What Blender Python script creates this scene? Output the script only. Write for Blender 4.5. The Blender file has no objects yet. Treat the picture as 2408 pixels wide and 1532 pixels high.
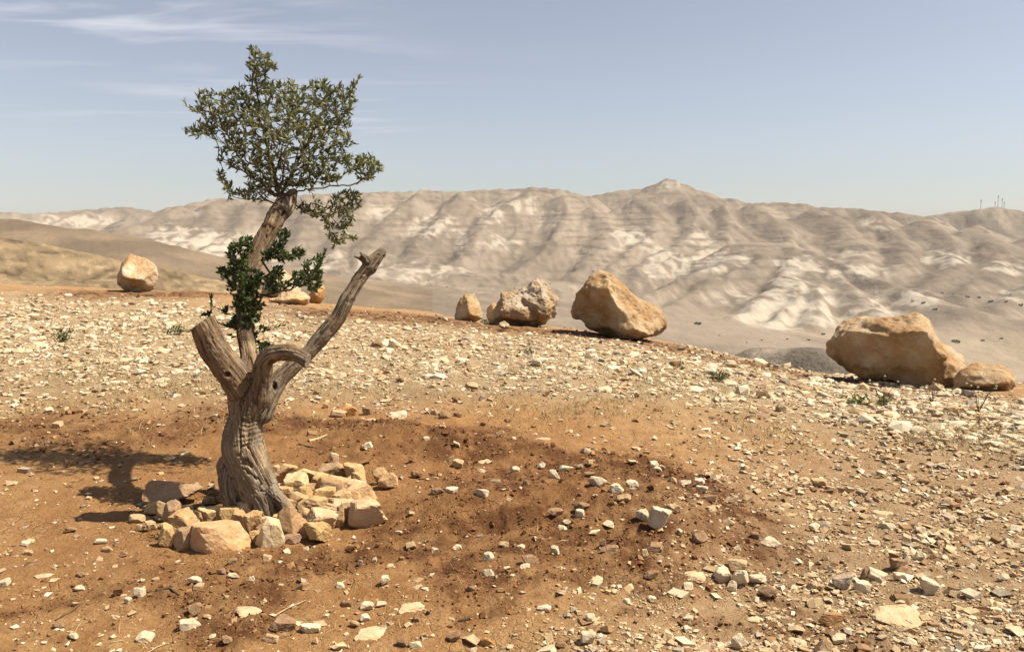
import bpy, math, random
import numpy as np
from mathutils import Vector

# ------------------------------------------------------------------ layout
# sizes are read off the photograph at 2407 px width; the camera stands at the origin, 1.6 m up
SCN = bpy.context.scene
COL = SCN.collection
FPX = 2407 * 28.0 / 36.0
HOR = 552.0
PITCH = math.atan((766 - HOR) / FPX)
EYE = np.array([0.0, 0.0, 1.6])
SUN = np.array([0.67, -0.04, 1.0]); SUN /= np.linalg.norm(SUN)

# ------------------------------------------------------------------ camera
cam_d = bpy.data.cameras.new('camera'); cam = bpy.data.objects.new('camera', cam_d); COL.objects.link(cam)
cam_d.sensor_width = 36.0; cam_d.lens = 28.0; cam_d.clip_start = 0.05; cam_d.clip_end = 60000
cam.location = EYE; cam.rotation_euler = (math.pi / 2 - PITCH, 0, 0)
SCN.camera = cam

# ------------------------------------------------------------------ world
world = bpy.data.worlds.new('World'); SCN.world = world; world.use_nodes = True
wt = world.node_tree; wt.nodes.clear()


def wnode(t, **kw):
    n = wt.nodes.new(t)
    for k, v in kw.items():
        if k in n.inputs.keys(): n.inputs[k].default_value = v
        else: setattr(n, k, v)
    return n


def wl(a, b): wt.links.new(a, b)


sky = wnode('ShaderNodeTexSky'); sky.sky_type = 'NISHITA'; sky.sun_disc = False
sky.sun_elevation = math.asin(SUN[2]); sky.sun_rotation = math.atan2(SUN[0], SUN[1])
sky.altitude = 300; sky.air_density = 1.0; sky.dust_density = 1.1; sky.ozone_density = 2.0
tc = wnode('ShaderNodeTexCoord')
sepx = wnode('ShaderNodeSeparateXYZ'); wl(tc.outputs['Generated'], sepx.inputs[0])
# thin cirrus on a flat layer high above: direction divided by its height
zz = wnode('ShaderNodeMath', operation='MAXIMUM'); wl(sepx.outputs['Z'], zz.inputs[0]); zz.inputs[1].default_value = 0.02
dx = wnode('ShaderNodeMath', operation='DIVIDE'); wl(sepx.outputs['X'], dx.inputs[0]); wl(zz.outputs[0], dx.inputs[1])
dy = wnode('ShaderNodeMath', operation='DIVIDE'); wl(sepx.outputs['Y'], dy.inputs[0]); wl(zz.outputs[0], dy.inputs[1])
cmb0 = wnode('ShaderNodeCombineXYZ'); wl(dx.outputs[0], cmb0.inputs[0]); wl(dy.outputs[0], cmb0.inputs[1])
cmb = wnode('ShaderNodeVectorMath', operation='ADD'); wl(cmb0.outputs[0], cmb.inputs[0]); cmb.inputs[1].default_value = (2.5, -0.2, 0)
mp = wnode('ShaderNodeMapping'); wl(cmb.outputs[0], mp.inputs['Vector'])
mp.inputs['Rotation'].default_value = (0, 0, math.radians(12)); mp.inputs['Scale'].default_value = (0.55, 1.5, 1)
mp.inputs['Location'].default_value = (0.4, 0.35, 0)
n1 = wnode('ShaderNodeTexNoise', Scale=1.15, Detail=9.0, Roughness=0.56, Distortion=0.5); wl(mp.outputs[0], n1.inputs['Vector'])
n2 = wnode('ShaderNodeTexNoise', Scale=0.22, Detail=2.0); wl(cmb.outputs[0], n2.inputs['Vector'])
r1 = wnode('ShaderNodeMapRange'); wl(n1.outputs['Fac'], r1.inputs['Value'])
r1.inputs['From Min'].default_value = 0.50; r1.inputs['From Max'].default_value = 0.78
r2 = wnode('ShaderNodeMapRange'); wl(n2.outputs['Fac'], r2.inputs['Value'])
r2.inputs['From Min'].default_value = 0.42; r2.inputs['From Max'].default_value = 0.60
rz = wnode('ShaderNodeMapRange'); wl(sepx.outputs['Z'], rz.inputs['Value'])
rz.inputs['From Min'].default_value = 0.06; rz.inputs['From Max'].default_value = 0.25
m1 = wnode('ShaderNodeMath', operation='MULTIPLY'); wl(r1.outputs[0], m1.inputs[0]); wl(r2.outputs[0], m1.inputs[1])
rx_ = wnode('ShaderNodeMapRange'); wl(dx.outputs[0], rx_.inputs['Value']); rx_.interpolation_type = 'SMOOTHSTEP'      # the cloud bank thins out eastwards
rx_.inputs['From Min'].default_value = -0.2; rx_.inputs['From Max'].default_value = -1.5; rx_.inputs['To Min'].default_value = 0.06
m2a = wnode('ShaderNodeMath', operation='MULTIPLY'); wl(m1.outputs[0], m2a.inputs[0]); wl(rx_.outputs[0], m2a.inputs[1])
m2 = wnode('ShaderNodeMath', operation='MULTIPLY'); wl(m2a.outputs[0], m2.inputs[0]); wl(rz.outputs[0], m2.inputs[1])
m3 = wnode('ShaderNodeMath', operation='MULTIPLY'); wl(m2.outputs[0], m3.inputs[0]); m3.inputs[1].default_value = 1.5
hs = wnode('ShaderNodeHueSaturation', Saturation=0.56, Hue=0.512); wl(sky.outputs[0], hs.inputs['Color'])
mixc = wnode('ShaderNodeMix', data_type='RGBA'); wl(m3.outputs[0], mixc.inputs[0]); wl(hs.outputs[0], mixc.inputs[6])
mixc.inputs[7].default_value = (7.2, 7.3, 7.7, 1)
bg = wnode('ShaderNodeBackground', Strength=0.062); wl(mixc.outputs[2], bg.inputs['Color'])
wo = wnode('ShaderNodeOutputWorld'); wl(bg.outputs[0], wo.inputs['Surface'])

# ------------------------------------------------------------------ sun, exposure, render settings
sun_d = bpy.data.lights.new('sun', 'SUN'); sun = bpy.data.objects.new('sun', sun_d); COL.objects.link(sun)
sun_d.energy = 5.0; sun_d.angle = math.radians(0.53); sun_d.color = (1.0, 0.91, 0.77)
sun.rotation_euler = Vector(SUN).to_track_quat('Z', 'Y').to_euler(); sun.location = (20, -10, 30)
vs = SCN.view_settings
vs.view_transform = 'Standard'; vs.look = 'None'; vs.gamma = 1.0; vs.use_curve_mapping = False; vs.exposure = 0.98
cy = SCN.cycles
cy.max_bounces = 5; cy.diffuse_bounces = 2; cy.glossy_bounces = 2; cy.transmission_bounces = 3
cy.volume_bounces = 0; cy.transparent_max_bounces = 8; cy.use_denoising = True
cy.use_adaptive_sampling = False; cy.sample_clamp_indirect = 6
try: cy.denoiser = 'OPENIMAGEDENOISE'; cy.denoising_prefilter = 'ACCURATE'
except Exception: pass

# ------------------------------------------------------------------ helpers: noise, projection, meshes
_rs = np.random.RandomState(7)
_perm = np.tile(_rs.permutation(256), 3)
_grad = _rs.normal(size=(256, 3)); _grad /= np.linalg.norm(_grad, axis=1)[:, None]; _grad = _grad.astype(np.float32)
_ga = _rs.uniform(0, 6.283, 256); _g2x = np.cos(_ga).astype(np.float32); _g2y = np.sin(_ga).astype(np.float32)


def pn(p, seed=0):
    """gradient noise, about -0.7..0.7"""
    p = np.asarray(p, np.float64) + seed * 17.31
    if p.shape[-1] == 2:
        i = np.floor(p).astype(np.int64); f = (p - i).astype(np.float32); i &= 255
        u = f * f * f * (f * (f * 6 - 15) + 10); out = 0
        for a in (0, 1):
            ha = _perm[i[:, 0] + a]; fx = f[:, 0] - a; wx_ = u[:, 0] if a else 1 - u[:, 0]
            for b in (0, 1):
                h = _perm[ha + i[:, 1] + b]
                out = out + (_g2x[h] * fx + _g2y[h] * (f[:, 1] - b)) * wx_ * (u[:, 1] if b else 1 - u[:, 1])
        return out * 1.35
    i = np.floor(p).astype(np.int64); f = (p - i).astype(np.float32); i &= 255
    u = f * f * f * (f * (f * 6 - 15) + 10)
    out = 0
    for a in (0, 1):
        for b in (0, 1):
            for c in (0, 1):
                h = _perm[_perm[_perm[i[:, 0] + a] + i[:, 1] + b] + i[:, 2] + c]
                g = _grad[h]
                d = g[:, 0] * (f[:, 0] - a) + g[:, 1] * (f[:, 1] - b) + g[:, 2] * (f[:, 2] - c)
                w = (u[:, 0] if a else 1 - u[:, 0]) * (u[:, 1] if b else 1 - u[:, 1]) * (u[:, 2] if c else 1 - u[:, 2])
                out = out + d * w
    return out * 1.5


def fbm(p, oct=4, seed=0, gain=0.5, lac=2.03):
    s = 0; a = 1.0
    for k in range(oct):
        s = s + a * pn(np.asarray(p) * lac ** k, seed + k); a *= gain
    return s


def p2(x, y):
    return np.stack([x, y], -1)


def sstep(a, b, x):
    t = np.clip((x - a) / (b - a), 0, 1); return t * t * (3 - 2 * t)


CP, SP = math.cos(PITCH), math.sin(PITCH)


def ray(x, y):
    x = np.asarray(x, float); y = np.asarray(y, float)
    a = (x - 1203.5) / FPX; b = -(y - 766) / FPX
    return np.stack([a, CP + b * SP, -SP + b * CP], -1)


def proj(P):
    P = np.asarray(P) - EYE
    d = P[..., 1] * CP - P[..., 2] * SP
    v = P[..., 1] * SP + P[..., 2] * CP
    d = np.where(d > 0.05, d, 0.05)
    return 1203.5 + FPX * P[..., 0] / d, 766 - FPX * v / d, d


def seg_dist(x, y, pts):
    """distance to a polyline in plan, and the position along it (point index)"""
    pts = np.asarray(pts, float); best = np.full(np.shape(x), 1e18); tb = np.zeros(np.shape(x))
    for k in range(len(pts) - 1):
        ax, ay = pts[k][:2]; bx, by = pts[k + 1][:2]
        ux, uy = bx - ax, by - ay; L = ux * ux + uy * uy + 1e-9
        t = np.clip(((x - ax) * ux + (y - ay) * uy) / L, 0, 1)
        d = (x - ax - t * ux) ** 2 + (y - ay - t * uy) ** 2
        m = d < best; best = np.where(m, d, best); tb = np.where(m, k + t, tb)
    return np.sqrt(best), tb


ALB = 0.70


def make_mesh(name, V, F, attrs=None, smooth=True):
    """mesh from arrays; F is (n,3) or (n,4)"""
    V = np.ascontiguousarray(V, np.float32); F = np.ascontiguousarray(F, np.int32)
    me = bpy.data.meshes.new(name)
    n, k = F.shape
    me.vertices.add(len(V)); me.vertices.foreach_set('co', V.ravel())
    me.loops.add(n * k); me.loops.foreach_set('vertex_index', F.ravel())
    me.polygons.add(n); me.polygons.foreach_set('loop_start', np.arange(0, n * k, k, dtype=np.int32))
    me.polygons.foreach_set('use_smooth', np.full(n, smooth, bool))
    for an, (ty, data) in (attrs or {}).items():
        at = me.attributes.new(an, ty, 'POINT')
        data = np.ascontiguousarray(data, np.float32)
        if ty == 'FLOAT_COLOR':
            if data.shape[1] == 3: data = np.concatenate([data, np.ones((len(data), 1), np.float32)], 1)
            data = data * np.array([ALB, ALB, ALB, 1], np.float32); at.data.foreach_set('color', data.ravel())
        elif ty == 'FLOAT_VECTOR': at.data.foreach_set('vector', data.ravel())
        else: at.data.foreach_set('value', data.ravel())
    me.update(calc_edges=True); me.validate()
    return me


def add(name, me, mat=None, parent=None, loc=None, label=None, cat=None, group=None, kind=None):
    o = bpy.data.objects.new(name, me); COL.objects.link(o)
    if mat is not None and me is not None and not me.materials: me.materials.append(mat)
    if parent is not None: o.parent = parent
    if loc is not None: o.location = tuple(float(c) for c in loc)
    if label: o['label'] = label
    if cat: o['category'] = cat
    if group: o['group'] = group
    if kind: o['kind'] = kind
    return o


def lin(*c):
    return tuple(((v / 255.0) / 12.92 if v <= 10 else ((v / 255.0 + 0.055) / 1.055) ** 2.4) for v in c)


# ------------------------------------------------------------------ materials
class NT:
    def __init__(s, name):
        s.m = bpy.data.materials.new(name); s.m.use_nodes = True; s.t = s.m.node_tree; s.t.nodes.clear()
        s.out = s.t.nodes.new('ShaderNodeOutputMaterial'); s.b = s.n('ShaderNodeBsdfPrincipled')
        s.t.links.new(s.b.outputs[0], s.out.inputs[0])
        s.b.inputs['Specular IOR Level'].default_value = 0.15; s.b.inputs['Roughness'].default_value = 0.9

    def n(s, ty, **kw):
        nd = s.t.nodes.new(ty)
        for k, v in kw.items():
            if k in nd.inputs.keys(): nd.inputs[k].default_value = v
            else: setattr(nd, k, v)
        return nd

    def l(s, a, b): s.t.links.new(a, b); return b

    def noise(s, vec, scale, detail=4.0, rough=0.55, dist=0.0):
        n = s.n('ShaderNodeTexNoise', Scale=scale, Detail=detail, Roughness=rough, Distortion=dist)
        if vec is not None: s.l(vec, n.inputs['Vector'])
        return n.outputs['Fac']

    def ramp(s, v, a, b, c=0.0, d=1.0):
        r = s.n('ShaderNodeMapRange'); s.l(v, r.inputs['Value'])
        for k, x in zip(('From Min', 'From Max', 'To Min', 'To Max'), (a, b, c, d)): r.inputs[k].default_value = x
        return r.outputs[0]

    def mix(s, f, a, b, mode='MIX'):
        m = s.n('ShaderNodeMix', data_type='RGBA', blend_type=mode)
        for k, v in ((0, f), (6, a), (7, b)):
            if isinstance(v, (int, float)): m.inputs[k].default_value = v
            elif isinstance(v, tuple): m.inputs[k].default_value = (*v, 1) if len(v) == 3 else v
            else: s.l(v, m.inputs[k])
        return m.outputs[2]

    def math(s, op, a, b=None):
        m = s.n('ShaderNodeMath', operation=op)
        for k, v in ((0, a), (1, b)):
            if v is None: continue
            if isinstance(v, (int, float)): m.inputs[k].default_value = v
            else: s.l(v, m.inputs[k])
        return m.outputs[0]

    def attr(s, name):
        return s.n('ShaderNodeAttribute', attribute_name=name)

    def bump(s, h, strength, dist, prev=None):
        b = s.n('ShaderNodeBump', Strength=strength, Distance=dist); s.l(h, b.inputs['Height'])
        if prev is not None: s.l(prev, b.inputs['Normal'])
        return b.outputs[0]

    def done(s, col, normal=None):
        if isinstance(col, tuple): s.b.inputs['Base Color'].default_value = (*col, 1)
        else: s.l(col, s.b.inputs['Base Color'])
        if normal is not None: s.l(normal, s.b.inputs['Normal'])
        return s.m


def mat_ground():
    t = NT('soil'); pos = t.n('ShaderNodeNewGeometry').outputs['Position']
    col = t.attr('col').outputs['Color']; dig = t.attr('dig').outputs['Fac']
    a = t.noise(pos, 7, 8, 0.65); b = t.noise(pos, 60, 6, 0.7); c = t.noise(pos, 260, 3, 0.6)
    cc = t.mix(t.ramp(a, 0.35, 0.68), t.mix(1.0, col, (0.74, 0.66, 0.58), 'MULTIPLY'), col)
    cc = t.mix(t.ramp(b, 0.49, 0.66, 0, 0.8), cc, t.mix(1.0, col, (0.50, 0.40, 0.31), 'MULTIPLY'))
    cc = t.mix(t.ramp(c, 0.60, 0.72, 0, 0.45), cc, t.mix(0.5, col, (0.44, 0.31, 0.17)))
    v = t.n('ShaderNodeTexVoronoi', feature='DISTANCE_TO_EDGE', Scale=17.0)
    wv = t.n('ShaderNodeVectorMath', operation='ADD'); t.l(pos, wv.inputs[0])
    wn = t.n('ShaderNodeTexNoise', Scale=9.0, Detail=3.0); t.l(pos, wn.inputs['Vector'])
    sc = t.n('ShaderNodeVectorMath', operation='SCALE'); t.l(wn.outputs['Color'], sc.inputs[0]); sc.inputs['Scale'].default_value = 0.09
    t.l(sc.outputs[0], wv.inputs[1]); t.l(wv.outputs[0], v.inputs['Vector'])
    crack = t.ramp(v.outputs['Distance'], 0.0, 0.06)
    crackm = t.math('MULTIPLY', t.math('SUBTRACT', 1.0, crack), t.ramp(t.noise(pos, 1.6, 2), 0.50, 0.62, 0, 0.8))
    h = t.math('SUBTRACT', t.math('ADD', t.math('MULTIPLY', b, 0.8), t.math('MULTIPLY', c, 0.35)), t.math('MULTIPLY', crackm, 0.55))
    nrm = t.bump(h, 0.9, 0.035)
    return t.done(cc, nrm)


def mat_hills():
    t = NT('hill_ground'); g = t.n('ShaderNodeNewGeometry'); pos = g.outputs['Position']
    col = t.attr('col').outputs['Color']
    a = t.noise(pos, 0.03, 8, 0.65); b = t.noise(pos, 0.35, 6, 0.7)
    cc = t.mix(t.ramp(a, 0.35, 0.7, 0, 0.45), col, t.mix(1.0, col, (0.72, 0.68, 0.62), 'MULTIPLY'))
    cc = t.mix(t.ramp(b, 0.52, 0.72, 0, 0.5), cc, t.mix(1.0, col, (0.6, 0.56, 0.5), 'MULTIPLY'))
    nrm = t.bump(a, 0.7, 8.0, t.bump(b, 0.6, 1.2))
    return t.done(cc, nrm)


def mat_rock(name, scale=1.0, stain=0.6, pale=(0.70, 0.60, 0.44), bumpd=0.02):
    t = NT(name); pos = t.n('ShaderNodeTexCoord').outputs['Object']
    tint = t.attr('tint').outputs['Color']
    a = t.noise(pos, 3.0 * scale, 8, 0.62, 0.4); b = t.noise(pos, 14 * scale, 8, 0.7); c = t.noise(pos, 70 * scale, 5, 0.65)
    cc = t.mix(t.ramp(a, 0.36, 0.62, 0, stain), tint, t.mix(1.0, tint, (0.80, 0.60, 0.38), 'MULTIPLY'))
    cc = t.mix(t.ramp(b, 0.52, 0.70, 0, 0.7), cc, t.mix(0.6, tint, pale))
    cc = t.mix(t.ramp(t.noise(pos, 30 * scale, 6, 0.7), 0.58, 0.70, 0, 0.5), cc, t.mix(1.0, tint, (0.50, 0.40, 0.30), 'MULTIPLY'))
    n = t.bump(a, 0.6, bumpd * 3, t.bump(b, 0.75, bumpd, t.bump(c, 0.5, bumpd * 0.25)))
    return t.done(cc, n)


def mat_scatter(name):
    t = NT(name); pos = t.n('ShaderNodeNewGeometry').outputs['Position']
    tint = t.attr('tint').outputs['Color']
    a = t.noise(pos, 45, 5, 0.65)
    cc = t.mix(t.ramp(a, 0.45, 0.7, 0, 0.5), tint, t.mix(1.0, tint, (0.72, 0.60, 0.46), 'MULTIPLY'))
    return t.done(cc, t.bump(a, 0.5, 0.01))


def mat_bark():
    t = NT('olive_bark'); q = t.attr('bark').outputs['Vector']; tint = t.attr('tint').outputs['Color']
    pos = t.n('ShaderNodeTexCoord').outputs['Object']
    a = t.noise(q, 55, 8, 0.62); b = t.noise(q, 170, 6, 0.65); c = t.noise(pos, 9, 5, 0.6)
    cc = t.mix(t.ramp(a, 0.36, 0.62, 0, 0.75), t.mix(1.0, tint, (0.36, 0.28, 0.21), 'MULTIPLY'), tint)
    cc = t.mix(t.ramp(b, 0.45, 0.7, 0, 0.5), cc, t.mix(1.0, tint, (1.7, 1.62, 1.5), 'MULTIPLY'))
    cc = t.mix(t.ramp(c, 0.5, 0.68, 0, 0.4), cc, t.mix(1.0, tint, (0.95, 0.76, 0.56), 'MULTIPLY'))
    e = t.ramp(t.math('ABSOLUTE', t.math('SUBTRACT', t.noise(q, 34, 3, 0.5), 0.5)), 0.0, 0.035)
    fis = t.math('MULTIPLY', t.math('SUBTRACT', 1.0, e), t.ramp(t.noise(q, 12, 2), 0.42, 0.56))
    cc = t.mix(t.math('MULTIPLY', fis, 0.8), cc, (0.04, 0.025, 0.015))
    n = t.bump(e, 0.6, 0.012, t.bump(a, 1.0, 0.014, t.bump(b, 0.8, 0.006)))
    return t.done(cc, n)


def mat_cut():
    t = NT('cut_wood'); pos = t.n('ShaderNodeTexCoord').outputs['Object']
    a = t.noise(pos, 60, 6, 0.7); b = t.noise(pos, 18, 4)
    cc = t.mix(t.ramp(a, 0.35, 0.65), (0.11, 0.085, 0.06), (0.26, 0.21, 0.145))
    cc = t.mix(t.ramp(b, 0.5, 0.65, 0, 0.6), cc, (0.12, 0.085, 0.055))
    return t.done(cc, t.bump(a, 0.8, 0.01))


def mat_leaf():
    t = NT('olive_leaf'); tint = t.attr('tint').outputs['Color']
    t.b.inputs['Roughness'].default_value = 0.55; t.b.inputs['Specular IOR Level'].default_value = 0.3
    t.l(tint, t.b.inputs['Base Color'])
    tr = t.n('ShaderNodeBsdfTranslucent'); t.l(t.mix(1.0, tint, (1.3, 1.5, 0.6), 'MULTIPLY'), tr.inputs[0])
    ms = t.n('ShaderNodeMixShader'); ms.inputs[0].default_value = 0.18
    t.l(t.b.outputs[0], ms.inputs[1]); t.l(tr.outputs[0], ms.inputs[2]); t.l(ms.outputs[0], t.out.inputs[0])
    return t.m


def mat_plain(name, c, rough=0.9):
    t = NT(name); t.b.inputs['Roughness'].default_value = rough
    pos = t.n('ShaderNodeTexCoord').outputs['Object']; a = t.noise(pos, 25, 4)
    return t.done(t.mix(t.ramp(a, 0.35, 0.65), tuple(0.7 * v for v in c), c))


def mat_tint(name):
    t = NT(name); return t.done(t.attr('tint').outputs['Color'])


M_ground = mat_ground(); M_hills = mat_hills(); M_boulder = mat_rock('boulder_limestone', 1.3, 0.8, (0.44, 0.37, 0.28), 0.05)
M_rock = mat_rock('rock_limestone', 4.0, 0.65, (0.49, 0.39, 0.25), 0.008); M_chip = mat_scatter('gravel_limestone')
M_bark = mat_bark(); M_cut = mat_cut(); M_leaf = mat_leaf(); M_tint = mat_tint('dry_plant'); M_bush = mat_tint('bush_leaf')
M_metal = mat_plain('mast_steel', (0.30, 0.28, 0.27), 0.6); M_twig = mat_plain('dry_twig', (0.11, 0.07, 0.04))

# ------------------------------------------------------------------ ground: a stony terrace that breaks off into the valley
CX = np.array([-900, -300, 0, 280, 520, 640, 760, 860, 1000, 1060, 1140, 1340, 1560, 1700, 1800, 1900, 2000, 2200, 2407, 3200], float)
CYY = np.array([655, 660, 668, 680, 688, 702, 713, 722, 732, 746, 760, 772, 800, 832, 852, 874, 886, 897, 903, 930], float)
CD = np.array([32, 31, 30, 26, 23, 21, 20, 19, 17.5, 16.5, 16, 15, 14, 13.5, 13, 12.6, 12.3, 12, 12, 12], float)
_az = np.arctan((CX - 1203.5) / FPX / CP)
_T = -ray(CX, CYY)[:, 2] / np.hypot(ray(CX, CYY)[:, 0], ray(CX, CYY)[:, 1])
CURV = 0.011


def _mmin(D):
    r = np.linspace(0.5, 60, 1200)
    f = (1.6 + CURV * np.maximum(0, r - 0.72 * D) ** 2) / r
    return f.min()


_s = _T - np.array([_mmin(d) for d in CD])
_azw = np.concatenate([[-math.pi], _az, [math.pi]])
_sw = np.concatenate([[0.0], _s, [0.0]]); _Dw = np.concatenate([[25.0], CD, [25.0]])
_azf = np.linspace(-math.pi, math.pi, 2881)
_ker = np.exp(-0.5 * (np.arange(-24, 25) / 9.0) ** 2); _ker /= _ker.sum()
_sf = np.convolve(np.pad(np.interp(_azf, _azw, _sw), 24, 'edge'), _ker, 'valid')
_Df = np.convolve(np.pad(np.interp(_azf, _azw, _Dw), 24, 'edge'), _ker, 'valid')


def h_base(x, y):
    r = np.hypot(x, y); az = np.arctan2(x, y)
    s = np.interp(az, _azf, _sf); D = np.interp(az, _azf, _Df)
    e = np.maximum(0, r - 0.72 * D)
    lim = 24.0
    drop = np.where(e < lim, CURV * e * e, CURV * lim * lim + 2 * CURV * lim * (e - lim))
    return -s * r - drop


def gp(x, y):
    """the point on the terrace seen at this place of the photograph"""
    d = ray(x, y); k = np.hypot(d[..., 0], d[..., 1]); az = np.arctan2(d[..., 0], d[..., 1])
    q = -(d[..., 2] / k + np.interp(az, _azf, _sf))           # height lost against the terrace for each metre out
    r0 = 0.72 * np.interp(az, _azf, _Df)
    r = 1.6 / np.maximum(q, 1e-4)
    b = 2 * r0 + q / CURV; c = r0 * r0 + 1.6 / CURV             # on the falling edge: r*r - b*r + c = 0
    disc = b * b - 4 * c
    r2 = np.where(disc >= 0, 0.5 * (b - np.sqrt(np.maximum(disc, 0))), 0.5 * b)
    r = np.where((q > 0) & (r < r0), r, r2); r = np.clip(r, 0.5, 60)
    x = r * np.sin(az); y = r * np.cos(az)
    return np.stack([x, y, h_base(x, y)], -1)


def gpl(pts): return [gp(x, y)[:2] for x, y in pts]


# dug, darker soil; berms of the watering basin (plan lines on the ground)
DARK = [(gpl([(-250, 1010), (60, 1010), (250, 1020), (430, 1000), (520, 985)]), 0.50, 0.60),
        (gpl([(640, 985), (800, 1000), (1000, 1030), (1180, 1055), (1300, 1085), (1460, 1110), (1600, 1140), (1700, 1190)]), 0.30, 1.0),
        (gpl([(700, 1050), (850, 1040), (960, 1060)]), 0.25, 0.5),
        (gpl([(1020, 1225), (1140, 1215), (1260, 1220), (1420, 1260), (1500, 1290)]), 0.20, 1.0),
        (gpl([(1080, 1160), (1280, 1150), (1440, 1190), (1600, 1230)]), 0.28, 0.6),
        (gpl([(560, 1390), (700, 1370), (900, 1330), (1100, 1320), (1250, 1300)]), 0.17, 0.85),
        (gpl([(700, 1310), (900, 1280), (1080, 1270)]), 0.2, 0.5),
        (gpl([(1330, 1350), (1600, 1320), (1800, 1300), (1720, 1230)]), 0.16, 0.6),
        (gpl([(1150, 1400), (1300, 1380)]), 0.10, 0.6),
        (gpl([(1650, 1360), (1900, 1400)]), 0.14, 0.4),
        (gpl([(1560, 1460), (1700, 1470)]), 0.10, 0.6),
        (gpl([(1800, 1490), (2000, 1500), (2080, 1540)]), 0.10, 0.55),
        (gpl([(30, 1430), (120, 1420)]), 0.10, 0.6),
        (gpl([(200, 1360), (420, 1340)]), 0.12, 0.35),
        (gpl([(240, 690), (420, 690), (600, 696)]), 1.2, 0.8),
        (gpl([(760, 735), (950, 745), (1060, 758), (1200, 772), (1380, 788), (1560, 812)]), 0.9, 0.8),
        (gpl([(1560, 815), (1700, 845), (1850, 872), (1960, 892)]), 0.5, 0.9)]
BERM = [(gpl([(900, 1020), (1200, 1060), (1480, 1120), (1640, 1190), (1600, 1300), (1300, 1350)]), 0.35, 0.06),
        (gpl([(1080, 1200), (1250, 1150), (1420, 1180), (1560, 1230)]), 0.4, 0.07),
        (gpl([(1120, 1238), (1160, 1236)]), 0.10, -0.09), (gpl([(1400, 1268), (1440, 1270)]), 0.09, -0.06)]
BASIN = gp(700, 1150)


def h_mid(x, y):
    z = h_base(x, y)
    for pts, w, a in BERM:
        d, _ = seg_dist(x, y, pts); z = z + a * np.exp(-(d / w) ** 2)
    z = z - 0.05 * np.exp(-(((x - BASIN[0]) ** 2 + (y - BASIN[1]) ** 2) / 0.9 ** 2))
    return z


def dark_at(x, y):
    w = np.zeros(np.shape(x))
    nx = fbm(p2(x * 1.6, y * 1.6), 3, 3); ny = fbm(p2(x * 1.6, y * 1.6), 3, 9)
    for pts, wd, a in DARK:
        d, _ = seg_dist(x + 0.34 * nx, y + 0.42 * ny, pts)
        w = np.maximum(w, a * (1 - sstep(0.1 * wd, 1.9 * wd, d)))
    return w


def h_full(x, y, dig=None):
    z = h_mid(x, y); r = np.hypot(x, y)
    if dig is None: dig = dark_at(x, y)
    near = 1 - sstep(7, 16, r)
    z = z + 0.030 * fbm(p2(x * 0.9, y * 0.9), 3, 1) + 0.016 * fbm(p2(x * 4, y * 4), 3, 5)
    z = z + near * (0.006 + 0.014 * dig) * fbm(p2(x * 14, y * 14), 3, 11, 0.65)
    return z


def wsplit(a0, a1, n0, n1, n2):
    inner = np.linspace(math.radians(a0), math.radians(a1), n1)
    return np.concatenate([np.linspace(-math.pi, inner[0], n0, endpoint=False), inner, np.linspace(inner[-1], math.pi, n2 + 1)[1:-1]])


def polar_grid(az, r):
    A, R = np.meshgrid(az, r); x = (R * np.sin(A)).ravel(); y = (R * np.cos(A)).ravel()
    nr, na = len(r), len(az)
    i = np.arange(nr - 1)[:, None] * na; j = np.arange(na)[None, :]; j2 = (j + 1) % na
    F = np.stack([i + j, i + j2, i + na + j2, i + na + j], -1).reshape(-1, 4)[:, ::-1]
    return x, y, F


# which mix of white gravel, straw and bare soil lies where (read in the photograph's frame, stored on the ground)
def band(xd, yd):
    mid = np.interp(xd, [-300, 0, 500, 1000, 1400, 1700, 2000, 2407, 2700], [775, 775, 795, 822, 850, 880, 930, 1000, 1050])
    hw = np.interp(xd, [-300, 0, 500, 1000, 1400, 1700, 2000, 2407, 2700], [95, 95, 88, 62, 58, 58, 52, 62, 60])
    t = (yd - mid) / hw
    up = 1 - sstep(-1.05, -0.72, -t * -1) if False else sstep(-1.15, -0.75, t)
    return np.where(t < 0, up, 1 - sstep(0.55, 1.75, t))


def band2(xd, yd):
    """thin chips: below the band and all over the right"""
    below = sstep(560, 760, yd) * (1 - sstep(930, 985, yd + 0.02 * (xd - 900))) * 0.5
    right = sstep(1250, 2100, xd + 0.55 * (yd - 1200)) * sstep(900, 980, yd)
    return np.clip(np.maximum(below, right), 0, 1)


az = wsplit(-42, 42, 24, 650, 24)
rr = np.concatenate([np.geomspace(0.6, 2.2, 14, endpoint=False), 1 / np.linspace(1 / 2.2, 1 / 13.0, 320, endpoint=False), np.geomspace(13.0, 36, 80, endpoint=False), np.geomspace(36, 75, 12)])
gx, gy, GF = polar_grid(az, rr)
gdig = dark_at(gx, gy)
gz = h_full(gx, gy, gdig)
GV = np.stack([gx, gy, gz], 1)
xd, yd, _ = proj(np.stack([gx, gy, h_base(gx, gy)], 1))
infr = (gy > 0.3)
nz1 = fbm(p2(gx * 0.7, gy * 0.7), 4, 21)
b1 = np.where(infr, band(xd + 90 * nz1, yd + 22 * nz1), 0); b2 = np.where(infr, band2(xd + 120 * nz1, yd + 30 * nz1), 0.3)
c_soil = np.array([0.63, 0.390, 0.178]); c_red = np.array([0.54, 0.285, 0.108]); c_dark = np.array([0.200, 0.090, 0.034]); c_pale = np.array([0.57, 0.42, 0.255]); c_chalk = np.array([0.62, 0.49, 0.31])
f = sstep(-0.35, 0.45, fbm(p2(gx * 0.35, gy * 0.35), 4, 31))[:, None]
gc = c_soil * (1 - f * 0.5) + c_red * f * 0.5
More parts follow.
